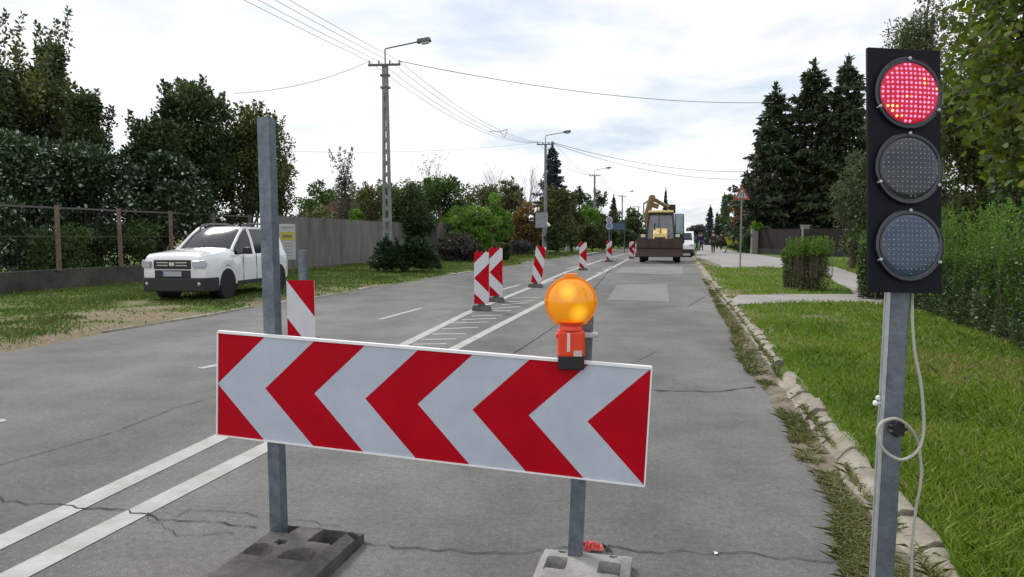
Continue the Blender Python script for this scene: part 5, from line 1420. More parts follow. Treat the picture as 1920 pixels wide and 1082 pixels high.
def wall(name, pts, zt, m, label, th=0.18, z0=0.0, cat='wall', joint=None, jm=None):
    o0 = Vector((pts[0][0], pts[0][1], 0)); r = empty(name, o0, 0, label, cat); mb = MB(); jb = MB()
    for i in range(len(pts) - 1):
        a = Vector((pts[i][0], pts[i][1], 0)) - o0; b = Vector((pts[i + 1][0], pts[i + 1][1], 0)) - o0; d = (b - a).normalized(); n_ = Vector((d.y, -d.x, 0))
        A = a + d * 0.001; B = b
        za, zb = (zt[i], zt[i + 1]) if hasattr(zt, '__len__') else (zt, zt)
        V = [A + n_ * th / 2 + Vector((0, 0, z0)), A - n_ * th / 2 + Vector((0, 0, z0)), B + n_ * th / 2 + Vector((0, 0, z0)), B - n_ * th / 2 + Vector((0, 0, z0))]
        V += [V[0] + Vector((0, 0, za - z0)), V[1] + Vector((0, 0, za - z0)), V[2] + Vector((0, 0, zb - z0)), V[3] + Vector((0, 0, zb - z0))]
        mb.add(V, [(0, 1, 3, 2), (4, 6, 7, 5), (0, 2, 6, 4), (1, 5, 7, 3), (0, 4, 5, 1), (2, 3, 7, 6)])
        if joint:
            L_ = (b - a).length; k2 = int(L_ / joint)
            for q in range(1, k2 + 1):
                p = a + d * joint * q; zq = za + (zb - za) * joint * q / L_
                for s_ in (-1, 1): jb.bar(p + n_ * s_ * (th / 2 + 0.004) + Vector((0, 0, z0)), p + n_ * s_ * (th / 2 + 0.004) + Vector((0, 0, zq - 0.01)), 0.05, 0.012, up=tuple(n_))
    mb.build('wall_panel', m, r)
    if joint: jb.build('joint', jm or m, r)
    return r
w1 = wall('concrete_wall', [tuple(corner[:2]), (W3(770, 443, 41.3).x, 41.3)], [2.34, 2.27], WGREY, 'long grey-brown concrete wall behind the lamp post and the juniper')
wall('garden_wall', [(W3(771, 443, 41.6).x, 41.6), (W3(873, 443, 44.5).x, 44.5)], [2.42, 2.30], WGREY, 'short end section of grey wall with a white box on it')
p_ = W3(769, 420, 41.0); mb = MB(); mb.box((p_.x, p_.y, 1.2), (0.12, 0.12, 2.4)); tag(mb.build('wall_post', mat('post_pale', (0.24, 0.23, 0.21), 0.9)), 'thin pale post between the long wall and its short end section', 'post')
p_ = W3(777, 445, 41.3); mb = MB(); mb.box(p_, (0.34, 0.12, 0.34)); mb.box(p_ + Vector((0, -0.09, -0.02)), (0.2, 0.06, 0.2)); tag(mb.build('meter_box', mat('box_pale', (0.4, 0.36, 0.35), 0.7), bevel=0.03), 'small white box fixed to the short end section of wall', 'meter box')
# notice board
D = 24.5
nb = empty('notice_board', W3(540, 487, D), R(12), 'white notice board with a yellow band hanging on the grey wall', 'notice board')
nb.location.z = zpx(487, D)
hh_ = zpx(420, D) - zpx(487, D); ww_ = 29 * D / FPX
mb = MB(); mb.box((0, 0, hh_ / 2), (ww_, 0.03, hh_)); mb.build('panel', mat('board_white', (0.42, 0.42, 0.43), 0.6), nb, bevel=0.02)
mb = MB(); mb.box((0.0, -0.017, hh_ * 0.66), (ww_ * 0.86, 0.006, hh_ * 0.24)); yb_ = mb.build('yellow_band', mat('board_yellow', (0.44, 0.38, 0.05), 0.6), nb)
mb = MB(); mb.box((0, -0.022, hh_ * 0.66), (ww_ * 0.55, 0.006, hh_ * 0.07)); mb.build('lettering', mat('ink', (0.16, 0.15, 0.08), 0.7), yb_)
mb = MB()
for q in range(5): mb.box((random.uniform(-.01, .01), -0.017, hh_ * (0.12 + 0.085 * q)), (ww_ * (0.62 + 0.15 * (q % 2)), 0.005, 0.022))
mb.box((0, -0.017, hh_ * 0.90), (ww_ * 0.7, 0.005, 0.05))
mb.each('text_line', mat('ink_grey', (0.24, 0.24, 0.26), 0.7), nb)
mb = MB()
for s_ in (-1, 1): mb.box((s_ * ww_ * 0.3, 0.035, -nb.location.z / 2 + 0.35), (0.05, 0.04, nb.location.z + 0.65))
mb.each('leg', mat('post_thin', (0.12, 0.11, 0.10), 0.8), nb)
# house with a red roof
D = 75.0; hx_ = W3(640, 443, D).x
h_ = empty('house', (hx_, D, 0.0), R(20), 'small house with a red tiled roof behind the long wall', 'house')
mb = MB(); mb.box((0, 0, 1.6), (6.4, 6.0, 3.2)); mb.build('wall', mat('house_wall', (0.34, 0.31, 0.27), 0.9, 0.15, 2), h_)
mb = MB(); mb.prism([(-3.5, 3.1), (3.5, 3.1), (1.2, 5.4), (-1.2, 5.4)], -3.4, 3.4, Matrix(((1, 0, 0, 0), (0, 0, 1, 0), (0, 1, 0, 0), (0, 0, 0, 1)))); rf = mb.build('roof', mat('roof_tile', (0.17, 0.075, 0.055), 0.85, 0.2, 3), h_)
mb = MB(); mb.box((0.6, 0.5, 5.5), (0.4, 0.4, 0.9)); mb.build('chimney', mat('brick', (0.25, 0.12, 0.09), 0.9), rf)
for xx_ in (-1.6, 1.4):
    mb = MB(); mb.box((xx_, -3.03, 1.8), (1.1, 0.08, 1.2)); f_ = mb.build('window', mat('frame_white', (0.6, 0.6, 0.58), 0.5), h_); mb = MB(); mb.box((xx_, -3.08, 1.8), (0.9, 0.04, 1.0)); mb.build('pane', GLASS, f_)
# dark green gate
D = 58.0; x0, x1 = W3(942, 443, D).x, W3(1003, 443, D).x
DG = mat('gate_dark_green', (0.014, 0.026, 0.022), 0.7, 0.2, 6)
g_ = empty('garden_gate', ((x0 + x1) / 2, D, 0.05), 0, 'dark green boarded gate under the orange-brown tree', 'gate')
mb = MB(); wg = x1 - x0
for q in range(int(wg / 0.16)): mb.box((-wg / 2 + 0.08 + q * 0.16, 0, 0.85), (0.14, 0.03, 1.65))
mb.build('board_panel', DG, g_)
mb = MB(); 
for zz_ in (0.25, 1.45): mb.box((0, 0.03, zz_), (wg, 0.03, 0.08))
mb.each('rail', DG, g_)
mb = MB(); mb.box((-wg / 2 + (972 - 942) * D / FPX, -0.04, zpx(432, D) - 0.05), (0.2, 0.02, 0.5)); mb.build('plate', WEDGE, g_)
# pale slender post/figure and white sack
D = 66.0; b0 = W3(1066, 443, D)
mb = MB(); zz0 = 0.05
mb.tube([(b0.x - .1, D, zz0), (b0.x - .05, D, 0.5), (b0.x, D, 0.75), (b0.x + .02, D, 1.2), (b0.x - .08, D, 1.62), (b0.x + 0.04, D, 1.85), (b0.x + .02, D, 2.0)], [0.30, 0.22, 0.17, 0.16, 0.24, 0.12, 0.03], n=10)
tag(mb.build('garden_statue', mat('statue_pale', (0.30, 0.31, 0.29), 0.9, 0.2, 4), smooth=True), 'pale slender stone figure in front of the dark bushes', 'statue')
sp_ = P(1084, 470, 0.08); mb = MB(); mb.lathe([(0.0, 0.0), (0.28, 0.02), (0.3, 0.25), (0.2, 0.5), (0.08, 0.68), (0.1, 0.78), (0, 0.8)], 12, Matrix.Translation((sp_[0], sp_[1], 0.07)) @ Matrix.Rotation(R(16), 4, 'Y'))
tag(mb.build('white_sack', WEDGE, smooth=True), 'upright white sack at the driveway behind the fifth delineator board', 'sack')

# ================================================================= RIGHT SIDE STRUCTURES
D = 56.0; A0 = W3(1421, 443, D); A1 = W3(1500, 443, 50.0); A2 = W3(1620, 443, 46.0)
DBR = mat('dark_brown_fence', (0.020, 0.013, 0.013), 0.8, 0.3, 4)
wf = empty('board_fence', (A0.x, A0.y, 0.06), 0, 'very dark brown fence with pale pillars beneath the right spruces', 'fence')
o_ = wf.location
for (a, b) in ((A0, A1), (A1, A2)):
    a = Vector((a.x, a.y, 0)) - Vector((o_.x, o_.y, 0)); b = Vector((b.x, b.y, 0)) - Vector((o_.x, o_.y, 0)); d = (b - a); n_ = int(d.length / 0.2); mb = MB()
    for q in range(n_): 
        p = a + d * ((q + 0.5) / n_); mb.box(p + Vector((0, 0, 1.25)), (0.17, 0.03, 1.45), math.atan2(d.y, d.x))
    mb.build('board_panel', DBR, wf)
    mb = MB(); mb.bar(a + Vector((0, 0, 0.25)), b + Vector((0, 0, 0.25)), 0.25, 0.5); mb.build('plinth', mat('plinth', (0.035, 0.035, 0.037), 0.9, 0.2, 3), wf)
PIL = mat('pillar_pale', (0.24, 0.24, 0.225), 0.85, 0.15, 5)
for (pt, px0, py0, py1) in ((A0, 1414, 426, 465), (A1, 1508, 424, 480)):
    x_ = W3(px0, 443, pt.y).x - o_.x; mb = MB(); zt_ = zpx(py0, pt.y) - 0.06
    mb.box((x_, pt.y - o_.y - 0.1, zt_ / 2 + 0.2), (0.5, 0.35, zt_ - 0.4)); mb.box((x_, pt.y - o_.y - 0.1, zt_ + 0.04), (0.58, 0.43, 0.08)); mb.box((x_, pt.y - o_.y - 0.1, 0.2), (0.54, 0.4, 0.42)); mb.build('pillar', PIL, wf, bevel=0.015)
# yellow skip
sx_, sy_ = P(1376, 466, GZ)
sk = empty('yellow_skip', (sx_, sy_, GZ + 0.01), R(-20), 'yellow tapered waste skip at the edge of the pavement', 'skip')
YS_ = mat('skip_yellow', (0.42, 0.36, 0.03), 0.6, 0.15, 4)
mb = MB()
A = [(-0.5, -0.9), (0.5, -0.9), (0.5, 0.9), (-0.5, 0.9)]; B = [(-1.0, -1.0), (0.9, -1.0), (0.9, 1.0), (-1.0, 1.0)]; C_ = [(a * 0.94, b * 0.94) for a, b in B]; D_ = [(a * 0.9, b * 0.9) for a, b in A]
vs = [(a, b, 0.1) for a, b in A] + [(a, b, 1.25) for a, b in B] + [(a, b, 1.25) for a, b in C_] + [(a, b, 0.16) for a, b in D_]
fs = [(3, 2, 1, 0)] + [(i, (i + 1) % 4, 4 + (i + 1) % 4, 4 + i) for i in range(4)] + [(4 + i, 4 + (i + 1) % 4, 8 + (i + 1) % 4, 8 + i) for i in range(4)] + [(8 + i, 8 + (i + 1) % 4, 12 + (i + 1) % 4, 12 + i) for i in range(4)] + [(12, 13, 14, 15)]
mb.add(vs, fs); mb.build('container', YS_, sk)
mb = MB()
for a in range(4): mb.bar((*B[a], 1.25), (*B[(a + 1) % 4], 1.25), 0.10, 0.09)
mb.build('rim', YS_, sk, bevel=0.01)
mb = MB()
for s_ in (-0.6, 0.6): mb.box((0, s_, 0.05), (0.9, 0.12, 0.1))
mb.each('skid', DARKP, sk)
# white plate on the right with flowers etc: far garden statue between hedge shoots left out

# ================================================================= VEGETATION
DK = leafmat('leaf_dark', (0.022, 0.043, 0.014), (0.070, 0.111, 0.032), (0.135, 0.189, 0.054), trans=0.2)
DKO = leafmat('leaf_dark_olive', (0.030, 0.049, 0.014), (0.095, 0.128, 0.032), (0.189, 0.230, 0.047), trans=0.25)
GLO = leafmat('leaf_glossy', (0.017, 0.038, 0.012), (0.050, 0.090, 0.029), (0.456, 0.552, 0.432), rough=0.3, spec=0.6, trans=0.12)  # last tone is a painted white highlight for scattered leaves
MID = leafmat('leaf_mid', (0.04, 0.08, 0.015), (0.11, 0.19, 0.035), trans=0.25)
BRI = leafmat('leaf_bright', (0.09, 0.19, 0.02), (0.19, 0.36, 0.045), trans=0.35)
OLV = leafmat('leaf_olive', (0.06, 0.075, 0.02), (0.16, 0.175, 0.045), trans=0.25)
ORB = leafmat('leaf_orange_brown', (0.11, 0.075, 0.02), (0.27, 0.17, 0.045), trans=0.25)
ORG2 = leafmat('leaf_orange', (0.18, 0.07, 0.015), (0.38, 0.14, 0.03), trans=0.3)
GRB = leafmat('leaf_grey_brown', (0.06, 0.055, 0.04), (0.13, 0.12, 0.09), trans=0.15)
PUR = leafmat('leaf_purple_grey', (0.035, 0.032, 0.024), (0.085, 0.078, 0.06), trans=0.1)
SPR = leafmat('needle_dark', (0.022, 0.038, 0.017), (0.060, 0.090, 0.038), trans=0.12)
SPB = leafmat('needle_blue', (0.022, 0.038, 0.036), (0.05, 0.08, 0.075), trans=0.08)
WIL = leafmat('leaf_willow', (0.045, 0.07, 0.025), (0.13, 0.17, 0.065), (0.20, 0.24, 0.12), trans=0.3)
GIN = leafmat('leaf_ginkgo', (0.05, 0.085, 0.008), (0.14, 0.20, 0.016), (0.30, 0.29, 0.03), rough=0.5, trans=0.45)
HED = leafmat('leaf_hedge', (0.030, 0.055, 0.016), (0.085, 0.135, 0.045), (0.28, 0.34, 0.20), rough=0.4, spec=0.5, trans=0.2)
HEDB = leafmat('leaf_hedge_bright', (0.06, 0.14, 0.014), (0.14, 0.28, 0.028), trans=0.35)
TWIG = mat('grey_twig', (0.16, 0.14, 0.125), 0.9)

# left: the big dark trees behind the fence
T = broad_tree
T('broadleaf_tree', 60, 105, 420, 260, 25, DKO, 'tall dark leafy tree at the left, with light green upper shoots', nc=75, nl=330, lsize=0.17, seed=1, spikes=9, clump=0.17)
T('broadleaf_tree', 112, 62, 420, 95, 27, DK, 'tall narrow dark tree with a pointed top, second from the left edge', nc=44, nl=230, lsize=0.17, seed=2, shape='cone', spikes=7, clump=0.2)
T('broadleaf_tree', -15, 45, 420, 130, 23, DK, 'dark tree cut by the left edge of the picture', nc=44, nl=220, lsize=0.16, seed=3, shape='cone', spikes=5, clump=0.2)
T('broadleaf_tree', 172, 170, 420, 90, 24, DK, 'lower dark tree with a spiky shoulder, left of the sky gap', nc=40, nl=220, lsize=0.16, seed=4, spikes=5, clump=0.2)
T('broadleaf_tree', 375, 150, 420, 160, 27, DK, 'broad dark tree with a ragged crown right of the sky gap', nc=62, nl=330, lsize=0.17, seed=5, spikes=12, clump=0.17, tall=0.9)
T('broadleaf_tree', 300, 212, 425, 130, 25, DK, 'dark rounded tree just right of the sky gap, lower than its neighbour', nc=46, nl=260, lsize=0.16, seed=6, spikes=5, clump=0.19)
T('broadleaf_tree', 468, 195, 425, 150, 28, DKO, 'dark olive tree behind the top of the tall grey post', nc=60, nl=280, lsize=0.16, seed=7, spikes=6, clump=0.19)
T('broadleaf_tree', 525, 240, 430, 80, 30, OLV, 'wispy olive tree right of the tall grey post', nc=34, nl=110, lsize=0.13, seed=8, spikes=8, clump=0.2, shape='box')
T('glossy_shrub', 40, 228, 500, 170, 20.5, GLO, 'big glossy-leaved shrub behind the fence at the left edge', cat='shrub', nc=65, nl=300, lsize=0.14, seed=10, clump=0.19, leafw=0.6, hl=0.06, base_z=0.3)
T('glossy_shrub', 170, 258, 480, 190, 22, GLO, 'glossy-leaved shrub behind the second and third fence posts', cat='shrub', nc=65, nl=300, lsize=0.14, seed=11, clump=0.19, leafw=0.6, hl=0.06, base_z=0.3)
T('glossy_shrub', 310, 282, 470, 170, 24, GLO, 'glossy-leaved shrub above the white car, painted glints on scattered leaves', cat='shrub', nc=60, nl=300, lsize=0.15, seed=12, clump=0.19, leafw=0.6, hl=0.06, base_z=0.3)
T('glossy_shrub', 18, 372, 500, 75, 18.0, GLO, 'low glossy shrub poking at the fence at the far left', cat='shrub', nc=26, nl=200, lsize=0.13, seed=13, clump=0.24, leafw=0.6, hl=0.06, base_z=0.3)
T('undergrowth', 60, 420, 520, 270, 19.5, MID, 'dim green undergrowth behind the fence at the left edge', cat='undergrowth', nc=40, nl=170, lsize=0.12, seed=14, trunk=False, shape='box', base_z=0.2)
T('undergrowth', 220, 415, 510, 200, 22, MID, 'dim green undergrowth behind the fence left of the car', cat='undergrowth', nc=40, nl=170, lsize=0.12, seed=15, trunk=False, shape='box', base_z=0.2)
T('undergrowth', 400, 380, 495, 190, 27.5, DKO, 'dark undergrowth behind the fence above the car', cat='undergrowth', nc=40, nl=170, lsize=0.13, seed=16, trunk=False, shape='box', base_z=0.2)
# behind the long wall
T('garden_tree', 597, 340, 453, 75, 48, MID, 'small rounded green tree above the wall near the notice board', nc=26, nl=150, lsize=0.2, seed=20)
T('garden_tree', 648, 298, 458, 80, 60, GRB, 'thin grey-brown conical tree above the red-roofed house', nc=44, nl=75, lsize=0.2, seed=21, shape='cone', clump=0.14, spikes=8)
T('garden_tree', 700, 335, 458, 95, 50, OLV, 'olive green tree left of the nearest lamp post', nc=36, nl=150, lsize=0.2, seed=22, spikes=4)
T('garden_tree', 590, 385, 450, 110, 42, OLV, 'low olive bush mass over the left part of the long wall', cat='shrub', nc=26, nl=130, lsize=0.18, seed=23)
T('garden_shrub', 668, 390, 440, 40, 48, BRI, 'small bright green shrub in front of the red-roofed house', cat='shrub', nc=12, nl=130, lsize=0.18, seed=24, trunk=False)
T('garden_shrub', 608, 388, 425, 34, 50, BRI, 'little bright green shrub left of the red roof', cat='shrub', nc=10, nl=110, lsize=0.18, seed=25, trunk=False)
T('dark_thuja', 770, 345, 480, 100, 41, DK, 'dark round-shouldered evergreen just right of the nearest lamp post', nc=66, nl=240, lsize=0.17, seed=26, spikes=4, clump=0.2)
T('garden_tree', 735, 375, 472, 60, 42, DK, 'low dark evergreen directly behind the nearest lamp post', nc=24, nl=180, lsize=0.17, seed=27)
T('garden_tree', 828, 325, 468, 110, 46, MID, 'mid green tree with upright shoots beside the dark pointed evergreen', nc=46, nl=200, lsize=0.2, seed=28, spikes=7)
T('garden_tree', 880, 372, 468, 115, 44, BRI, 'bright green bushy tree behind the end of the wall', nc=40, nl=210, lsize=0.19, seed=29)
T('garden_tree', 850, 420, 480, 70, 42, DK, 'dark shrub in front of the bright green tree at the wall end', cat='shrub', nc=22, nl=170, lsize=0.18, seed=30)
T('garden_tree', 928, 362, 472, 70, 50, BRI, 'second bright green tree, left of the orange-brown one', nc=30, nl=190, lsize=0.2, seed=31)
bare_tree(820, 278, 55, 70, 'bare tree with a few leafy twigs above the mid green tree', 32, TWIG, depth_levels=5, rscale=0.6, leaves=DK, nl=260)
bare_tree(922, 300, 66, 90, 'bare grey tree, left one of the pair behind the bright green trees', 33, TWIG, depth_levels=5, rscale=0.6)
bare_tree(985, 300, 68, 80, 'bare grey tree, right one of the pair, next to the spruce', 34, TWIG, depth_levels=5, rscale=0.6)
T('garden_tree', 955, 335, 468, 75, 58, OLV, 'brownish olive tree between the two bare trees', nc=34, nl=170, lsize=0.23, seed=35, spikes=4)
T('autumn_tree', 988, 375, 472, 78, 54, ORB, 'orange-brown autumn tree left of the second lamp post', nc=34, nl=190, lsize=0.21, seed=36)
T('garden_tree', 1045, 340, 472, 90, 58, OLV, 'yellowish olive tree behind the second lamp post', nc=44, nl=200, lsize=0.23, seed=37)
spruce(1035, 268, 72, 'blue-green spruce rising above the second lamp post', SPB, wpx=95, seed=3, sharekey=3)
T('garden_tree', 1072, 372, 472, 60, 62, DKO, 'dark tree right of the yellowish olive one', nc=26, nl=160, lsize=0.24, seed=38)
T('garden_tree', 1098, 382, 458, 60, 72, BRI, 'bright green tree behind the third lamp post', nc=26, nl=170, lsize=0.27, seed=39)
T('garden_tree', 1110, 415, 472, 90, 66, DKO, 'dark hedge-like tree row under the bright green tree', nc=30, nl=160, lsize=0.25, seed=40, shape='box')
T('garden_tree', 1090, 345, 458, 50, 90, DK, 'dark far tree between the spruce and the third lamp post', nc=24, nl=150, lsize=0.32, seed=41, spikes=3)
T('garden_tree', 1120, 352, 458, 45, 95, DK, 'dark far tree just right of the third lamp post', nc=22, nl=150, lsize=0.34, seed=42, spikes=3)
spruce(1150, 365, 100, 'small dark far spruce left of the fourth lamp post', SPR, wpx=30, sharekey=1)
T('garden_tree', 1150, 395, 472, 70, 84, DKO, 'dark grey-green tree behind the blue direction board', nc=30, nl=150, lsize=0.3, seed=43)
T('garden_tree', 1195, 398, 470, 70, 76, DKO, 'dark tree mass left of the loader', nc=30, nl=160, lsize=0.28, seed=44)
T('garden_tree', 1185, 392, 468, 46, 120, DK, 'farther dark tree under the fourth lamp post', nc=20, nl=120, lsize=0.42, seed=45)
T('garden_tree', 1225, 405, 472, 50, 110, DKO, 'dark tree behind the loader cab', nc=20, nl=120, lsize=0.4, seed=46)
spruce(1247, 352, 78, 'slim dark conifer right behind the loader boom', SPR, wpx=22, sharekey=1)
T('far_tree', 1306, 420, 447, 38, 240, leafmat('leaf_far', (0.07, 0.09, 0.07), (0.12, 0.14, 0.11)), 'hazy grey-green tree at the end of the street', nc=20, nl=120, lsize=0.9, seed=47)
T('garden_tree', 650, 352, 470, 190, 80, OLV, 'olive tree mass farther behind the red-roofed house', nc=44, nl=150, lsize=0.32, seed=130, base_z=0.05)
T('garden_tree', 715, 338, 470, 140, 66, MID, 'mid green tree farther behind the nearest lamp post', nc=50, nl=190, lsize=0.28, seed=131, base_z=0.05)
T('garden_tree', 800, 325, 475, 150, 62, DKO, 'dark olive tree filling behind the pointed evergreen', nc=50, nl=170, lsize=0.26, seed=132, base_z=0.05)
T('garden_tree', 905, 335, 475, 150, 64, OLV, 'olive tree filling behind the bright green trees', nc=50, nl=170, lsize=0.26, seed=133, base_z=0.05)
T('garden_tree', 855, 385, 482, 100, 48, MID, 'mid green tree between the dark olive one and the bright bushy one', nc=40, nl=190, lsize=0.2, seed=134, base_z=0.05)
T('garden_tree', 930, 400, 478, 90, 56, MID, 'low mid green tree in front of the orange-brown one', nc=34, nl=180, lsize=0.22, seed=135, base_z=0.05)
# shrubs at the left kerb
JUN = leafmat('leaf_juniper', (0.012, 0.030, 0.010), (0.035, 0.075, 0.018), trans=0.1)
def juniper(px, ytop, ybase, wpx, label, lm, seed, nsp=150, droop=0.3):
    rng = np.random.default_rng(seed); x, D = P(px, ybase, GZ); H = zpx(ytop, D) - GZ; rw = wpx / 2 * D / FPX
    r = empty('spreading_juniper', (x, D, GZ), 0, label, 'shrub'); PP = []; DD = []; vr = []
    for q in range(nsp):
        a = rng.uniform(0, 6.28); u = rng.uniform(0, 1); e = rng.uniform(0.10, 1.0)
        end = np.array([math.cos(a) * rw * math.sqrt(1 - (e * 0.85) ** 2) * 1.05, math.sin(a) * rw * 0.8 * math.sqrt(1 - (e * 0.85) ** 2), H * e * rng.uniform(0.8, 1.08)])
        n_ = 85; t_ = rng.uniform(0.45, 1.0, n_)[:, None]
        p = end * t_; p[:, 2] += H * 0.12 * np.sin(t_[:, 0] * 3.1); p += rng.normal(0, 0.07, (n_, 3)) * (1.25 - t_)
        PP.append(p); DD.append(np.tile(end / np.linalg.norm(end), (n_, 1)) * 1.3); vr.append(np.clip(rng.uniform(0, 0.5) + (t_[:, 0] - 0.45) * 0.9 * rng.random() + rng.normal(0, 0.08, n_), 0, 1))
    PP = np.concatenate(PP); PP[:, 2] = np.maximum(PP[:, 2], 0.03)
    V, F = leaf_quads(rng, PP, np.concatenate(DD), 0.13, 0.045); npmesh('foliage', V, F, lm, np.concatenate(vr), r)
    mb = MB()
    for q in range(9):
        a = q * 0.7; mb.tube([(0, 0, -0.02), (math.cos(a) * rw * .3, math.sin(a) * rw * .25, H * 0.35), (math.cos(a) * rw * .6, math.sin(a) * rw * .5, H * 0.6)], [0.05, 0.03, 0.01], n=5)
    mb.build('stem', BARK, r, smooth=True)
juniper(758, 448, 510, 126, 'dark green spreading juniper at the foot of the nearest lamp post', JUN, 60, nsp=190)
T('brown_shrub', 862, 440, 489, 100, 38, PUR, 'brownish purple shrub right of the juniper', cat='shrub', nc=44, nl=240, lsize=0.13, seed=61, base_z=0.05, trunk=False)
T('brown_shrub', 940, 455, 492, 44, 40, DKO, 'small dark shrub right of the purple one', cat='shrub', nc=18, nl=200, lsize=0.12, seed=62, base_z=0.05, trunk=False)
T('grey_shrub', 975, 452, 474, 70, 52, leafmat('leaf_grey', (0.05, 0.06, 0.055), (0.12, 0.14, 0.12)), 'low grey-green shrub in front of the dark gate', cat='shrub', nc=24, nl=150, lsize=0.13, seed=63, base_z=0.05, trunk=False)
T('dark_shrub', 1037, 428, 472, 40, 52, DK, 'dark shrub right of the pale grey sign board', cat='shrub', nc=22, nl=190, lsize=0.17, seed=64, base_z=0.05, trunk=False)
T('dark_shrub', 1012, 425, 470, 70, 62, DK, 'black-green thicket behind the pale grey sign board', cat='shrub', nc=30, nl=170, lsize=0.2, seed=65, base_z=0.05, trunk=False, shape='box')
T('dark_shrub', 1180, 432, 468, 60, 66, DK, 'dark shrub below the blue direction board', cat='shrub', nc=24, nl=160, lsize=0.2, seed=66, base_z=0.05, trunk=False)

# right: spruces
spruce(1447, 158, 60, 'tall dark spruce, leftmost of the three big ones on the right', SPR, wpx=182, sharekey=1)
spruce(1516, 118, 60, 'tall dark spruce, middle of the three big ones on the right', SPR, wpx=205, sharekey=2)
spruce(1580, 108, 58, 'tallest dark spruce, right one of the three beside the traffic light', SPR, wpx=200, sharekey=5)
spruce(1490, 260, 66, 'lower dark spruce filling between the left and middle big spruces', SPR, wpx=150, sharekey=2)
spruce(1550, 250, 64, 'lower dark spruce filling between the middle and right big spruces', SPR, wpx=150, sharekey=1)
spruce(1424, 235, 68, 'shorter spruce at the left foot of the big ones', SPR, wpx=84, sharekey=2)
spruce(1398, 320, 86, 'dark conifer above the triangular road sign', SPR, wpx=70, sharekey=1)
spruce(1357, 362, 100, 'far conifer right of the pavement gap', SPR, wpx=34, sharekey=2)
spruce(1331, 385, 110, 'far grey-green conifer at the end of the pavement', SPB, wpx=30, sharekey=1)
spruce(1344, 398, 96, 'dark slim conifer behind the walkers', SPR, wpx=24, sharekey=2)
T('autumn_tree', 1380, 375, 432, 36, 84, ORG2, 'small orange autumn tree left of the triangular road sign', nc=14, nl=130, lsize=0.22, seed=70)
T('garden_tree', 1366, 360, 460, 40, 95, MID, 'green tree behind the orange one', nc=22, nl=130, lsize=0.28, seed=71)
T('garden_tree', 1380, 425, 458, 46, 92, OLV, 'low olive shrub behind the yellow skip', cat='shrub', nc=16, nl=130, lsize=0.2, seed=72, trunk=False)
T('creeper', 1404, 420, 476, 30, 57, MID, 'green creeper beside the pale left pillar', cat='shrub', nc=18, nl=150, lsize=0.14, seed=73, trunk=False, shape='box', base_z=0.05)
T('creeper', 1416, 415, 432, 24, 55, BRI, 'bright green creeper draped over the pale left pillar', cat='shrub', nc=8, nl=110, lsize=0.14, seed=74, trunk=False, base_z=0.05)
# willow-like trees
T('weeping_tree', 1600, 262, 500, 75, 30, WIL, 'pale willowy tree with hanging leaves left of the traffic light', nc=44, nl=150, lsize=0.17, seed=80, leafw=0.3, drop=1.0, clump=0.17)
T('tall_tree', 1730, -60, 330, 170, 34, WIL, 'tall pale leafy tree rising behind the traffic light', nc=58, nl=190, lsize=0.20, seed=81, leafw=0.4, drop=0.7, clump=0.15)
T('tall_tree', 1680, 5, 330, 130, 36, WIL, 'thin pale leafy tree at the left edge of the traffic light', nc=40, nl=120, lsize=0.18, seed=82, leafw=0.4, drop=0.9, clump=0.16)
T('tall_tree', 1840, 60, 500, 210, 22, DKO, 'dark tree behind the ginkgo branches and the hedge', nc=85, nl=300, lsize=0.16, seed=83, clump=0.15)
T('tall_tree', 1690, 250, 520, 220, 26, DK, 'dark thicket directly behind the traffic light', nc=60, nl=260, lsize=0.17, seed=84, clump=0.17)
T('tall_tree', 1960, 100, 560, 200, 18, DK, 'dark tree cut by the right edge of the picture', nc=55, nl=260, lsize=0.15, seed=85, clump=0.17)

# ginkgo branches reaching in from the right, trunk outside the frame
rng = np.random.default_rng(90); gD = 5.6
gx = W3(2090, 443, gD).x
gk = empty('ginkgo_tree', (gx, gD, GZ), 0, 'ginkgo with fan-shaped yellow-green leaves hanging in at the upper right', 'tree')
mb = MB(); mb.tube([(0, 0, -.05), (0.03, 0, 1.2), (-0.02, 0.02, 2.6), (0.02, 0, 4.2), (0, 0, 5.6)], [0.13, 0.11, 0.09, 0.06, 0.02], n=10)
fans = []; fdir = []; fv = []
def gbranch(z0, ex, ey, ez, r0=0.022, nl_=60, spread=0.10):
    a = Vector((0, 0, z0)); b = Vector((ex, ey, ez)); pts = []
    for i in range(9):
        t_ = i / 8; p = a.lerp(b, t_); p.z += 0.22 * math.sin(math.pi * t_) * (b - a).length * 0.4; p += Vector(rng.normal(0, 0.015, 3)); pts.append(p)
    mb.tube(pts, [r0 * (1 - 0.85 * i / 8) for i in range(9)], n=5, cap=False)
    vv_ = rng.uniform(0.0, 0.7)
    for q in range(nl_):
        t_ = rng.uniform(0.3, 1.0) * 8; i = min(int(t_), 7); p = pts[i].lerp(pts[i + 1], t_ - i)
        fans.append(p + Vector(rng.normal(0, spread, 3))); fdir.append((rng.normal(0, .6), rng.normal(0, .6), -0.7 + rng.normal(0, .4))); fv.append(vv_ + rng.normal(0, 0.15))
for q in range(70):
    py = rng.uniform(-60, 330); lim = 1775 + max(0, py - 180) * 0.62 + max(0, 40 - py) * 0.4
    px = lim + abs(rng.normal(0, 1)) * 75
    dd_ = gD + rng.uniform(-0.8, 0.9); e = W3(min(px, 2050), py, dd_) - Vector((gx, gD, GZ))
    gbranch(max(1.4, min(e.z + rng.uniform(-0.3, 0.6), 5.2)), e.x, e.y, e.z, nl_=95, spread=0.085)
ng = len(fans); PP = np.array([tuple(p) for p in fans]); d = np.array(fdir); d /= np.linalg.norm(d, axis=1)[:, None]
r_ = rng.normal(0, 1, (ng, 3)); s_ = np.cross(d, r_); s_ /= np.linalg.norm(s_, axis=1)[:, None]; nn_ = np.cross(d, s_)
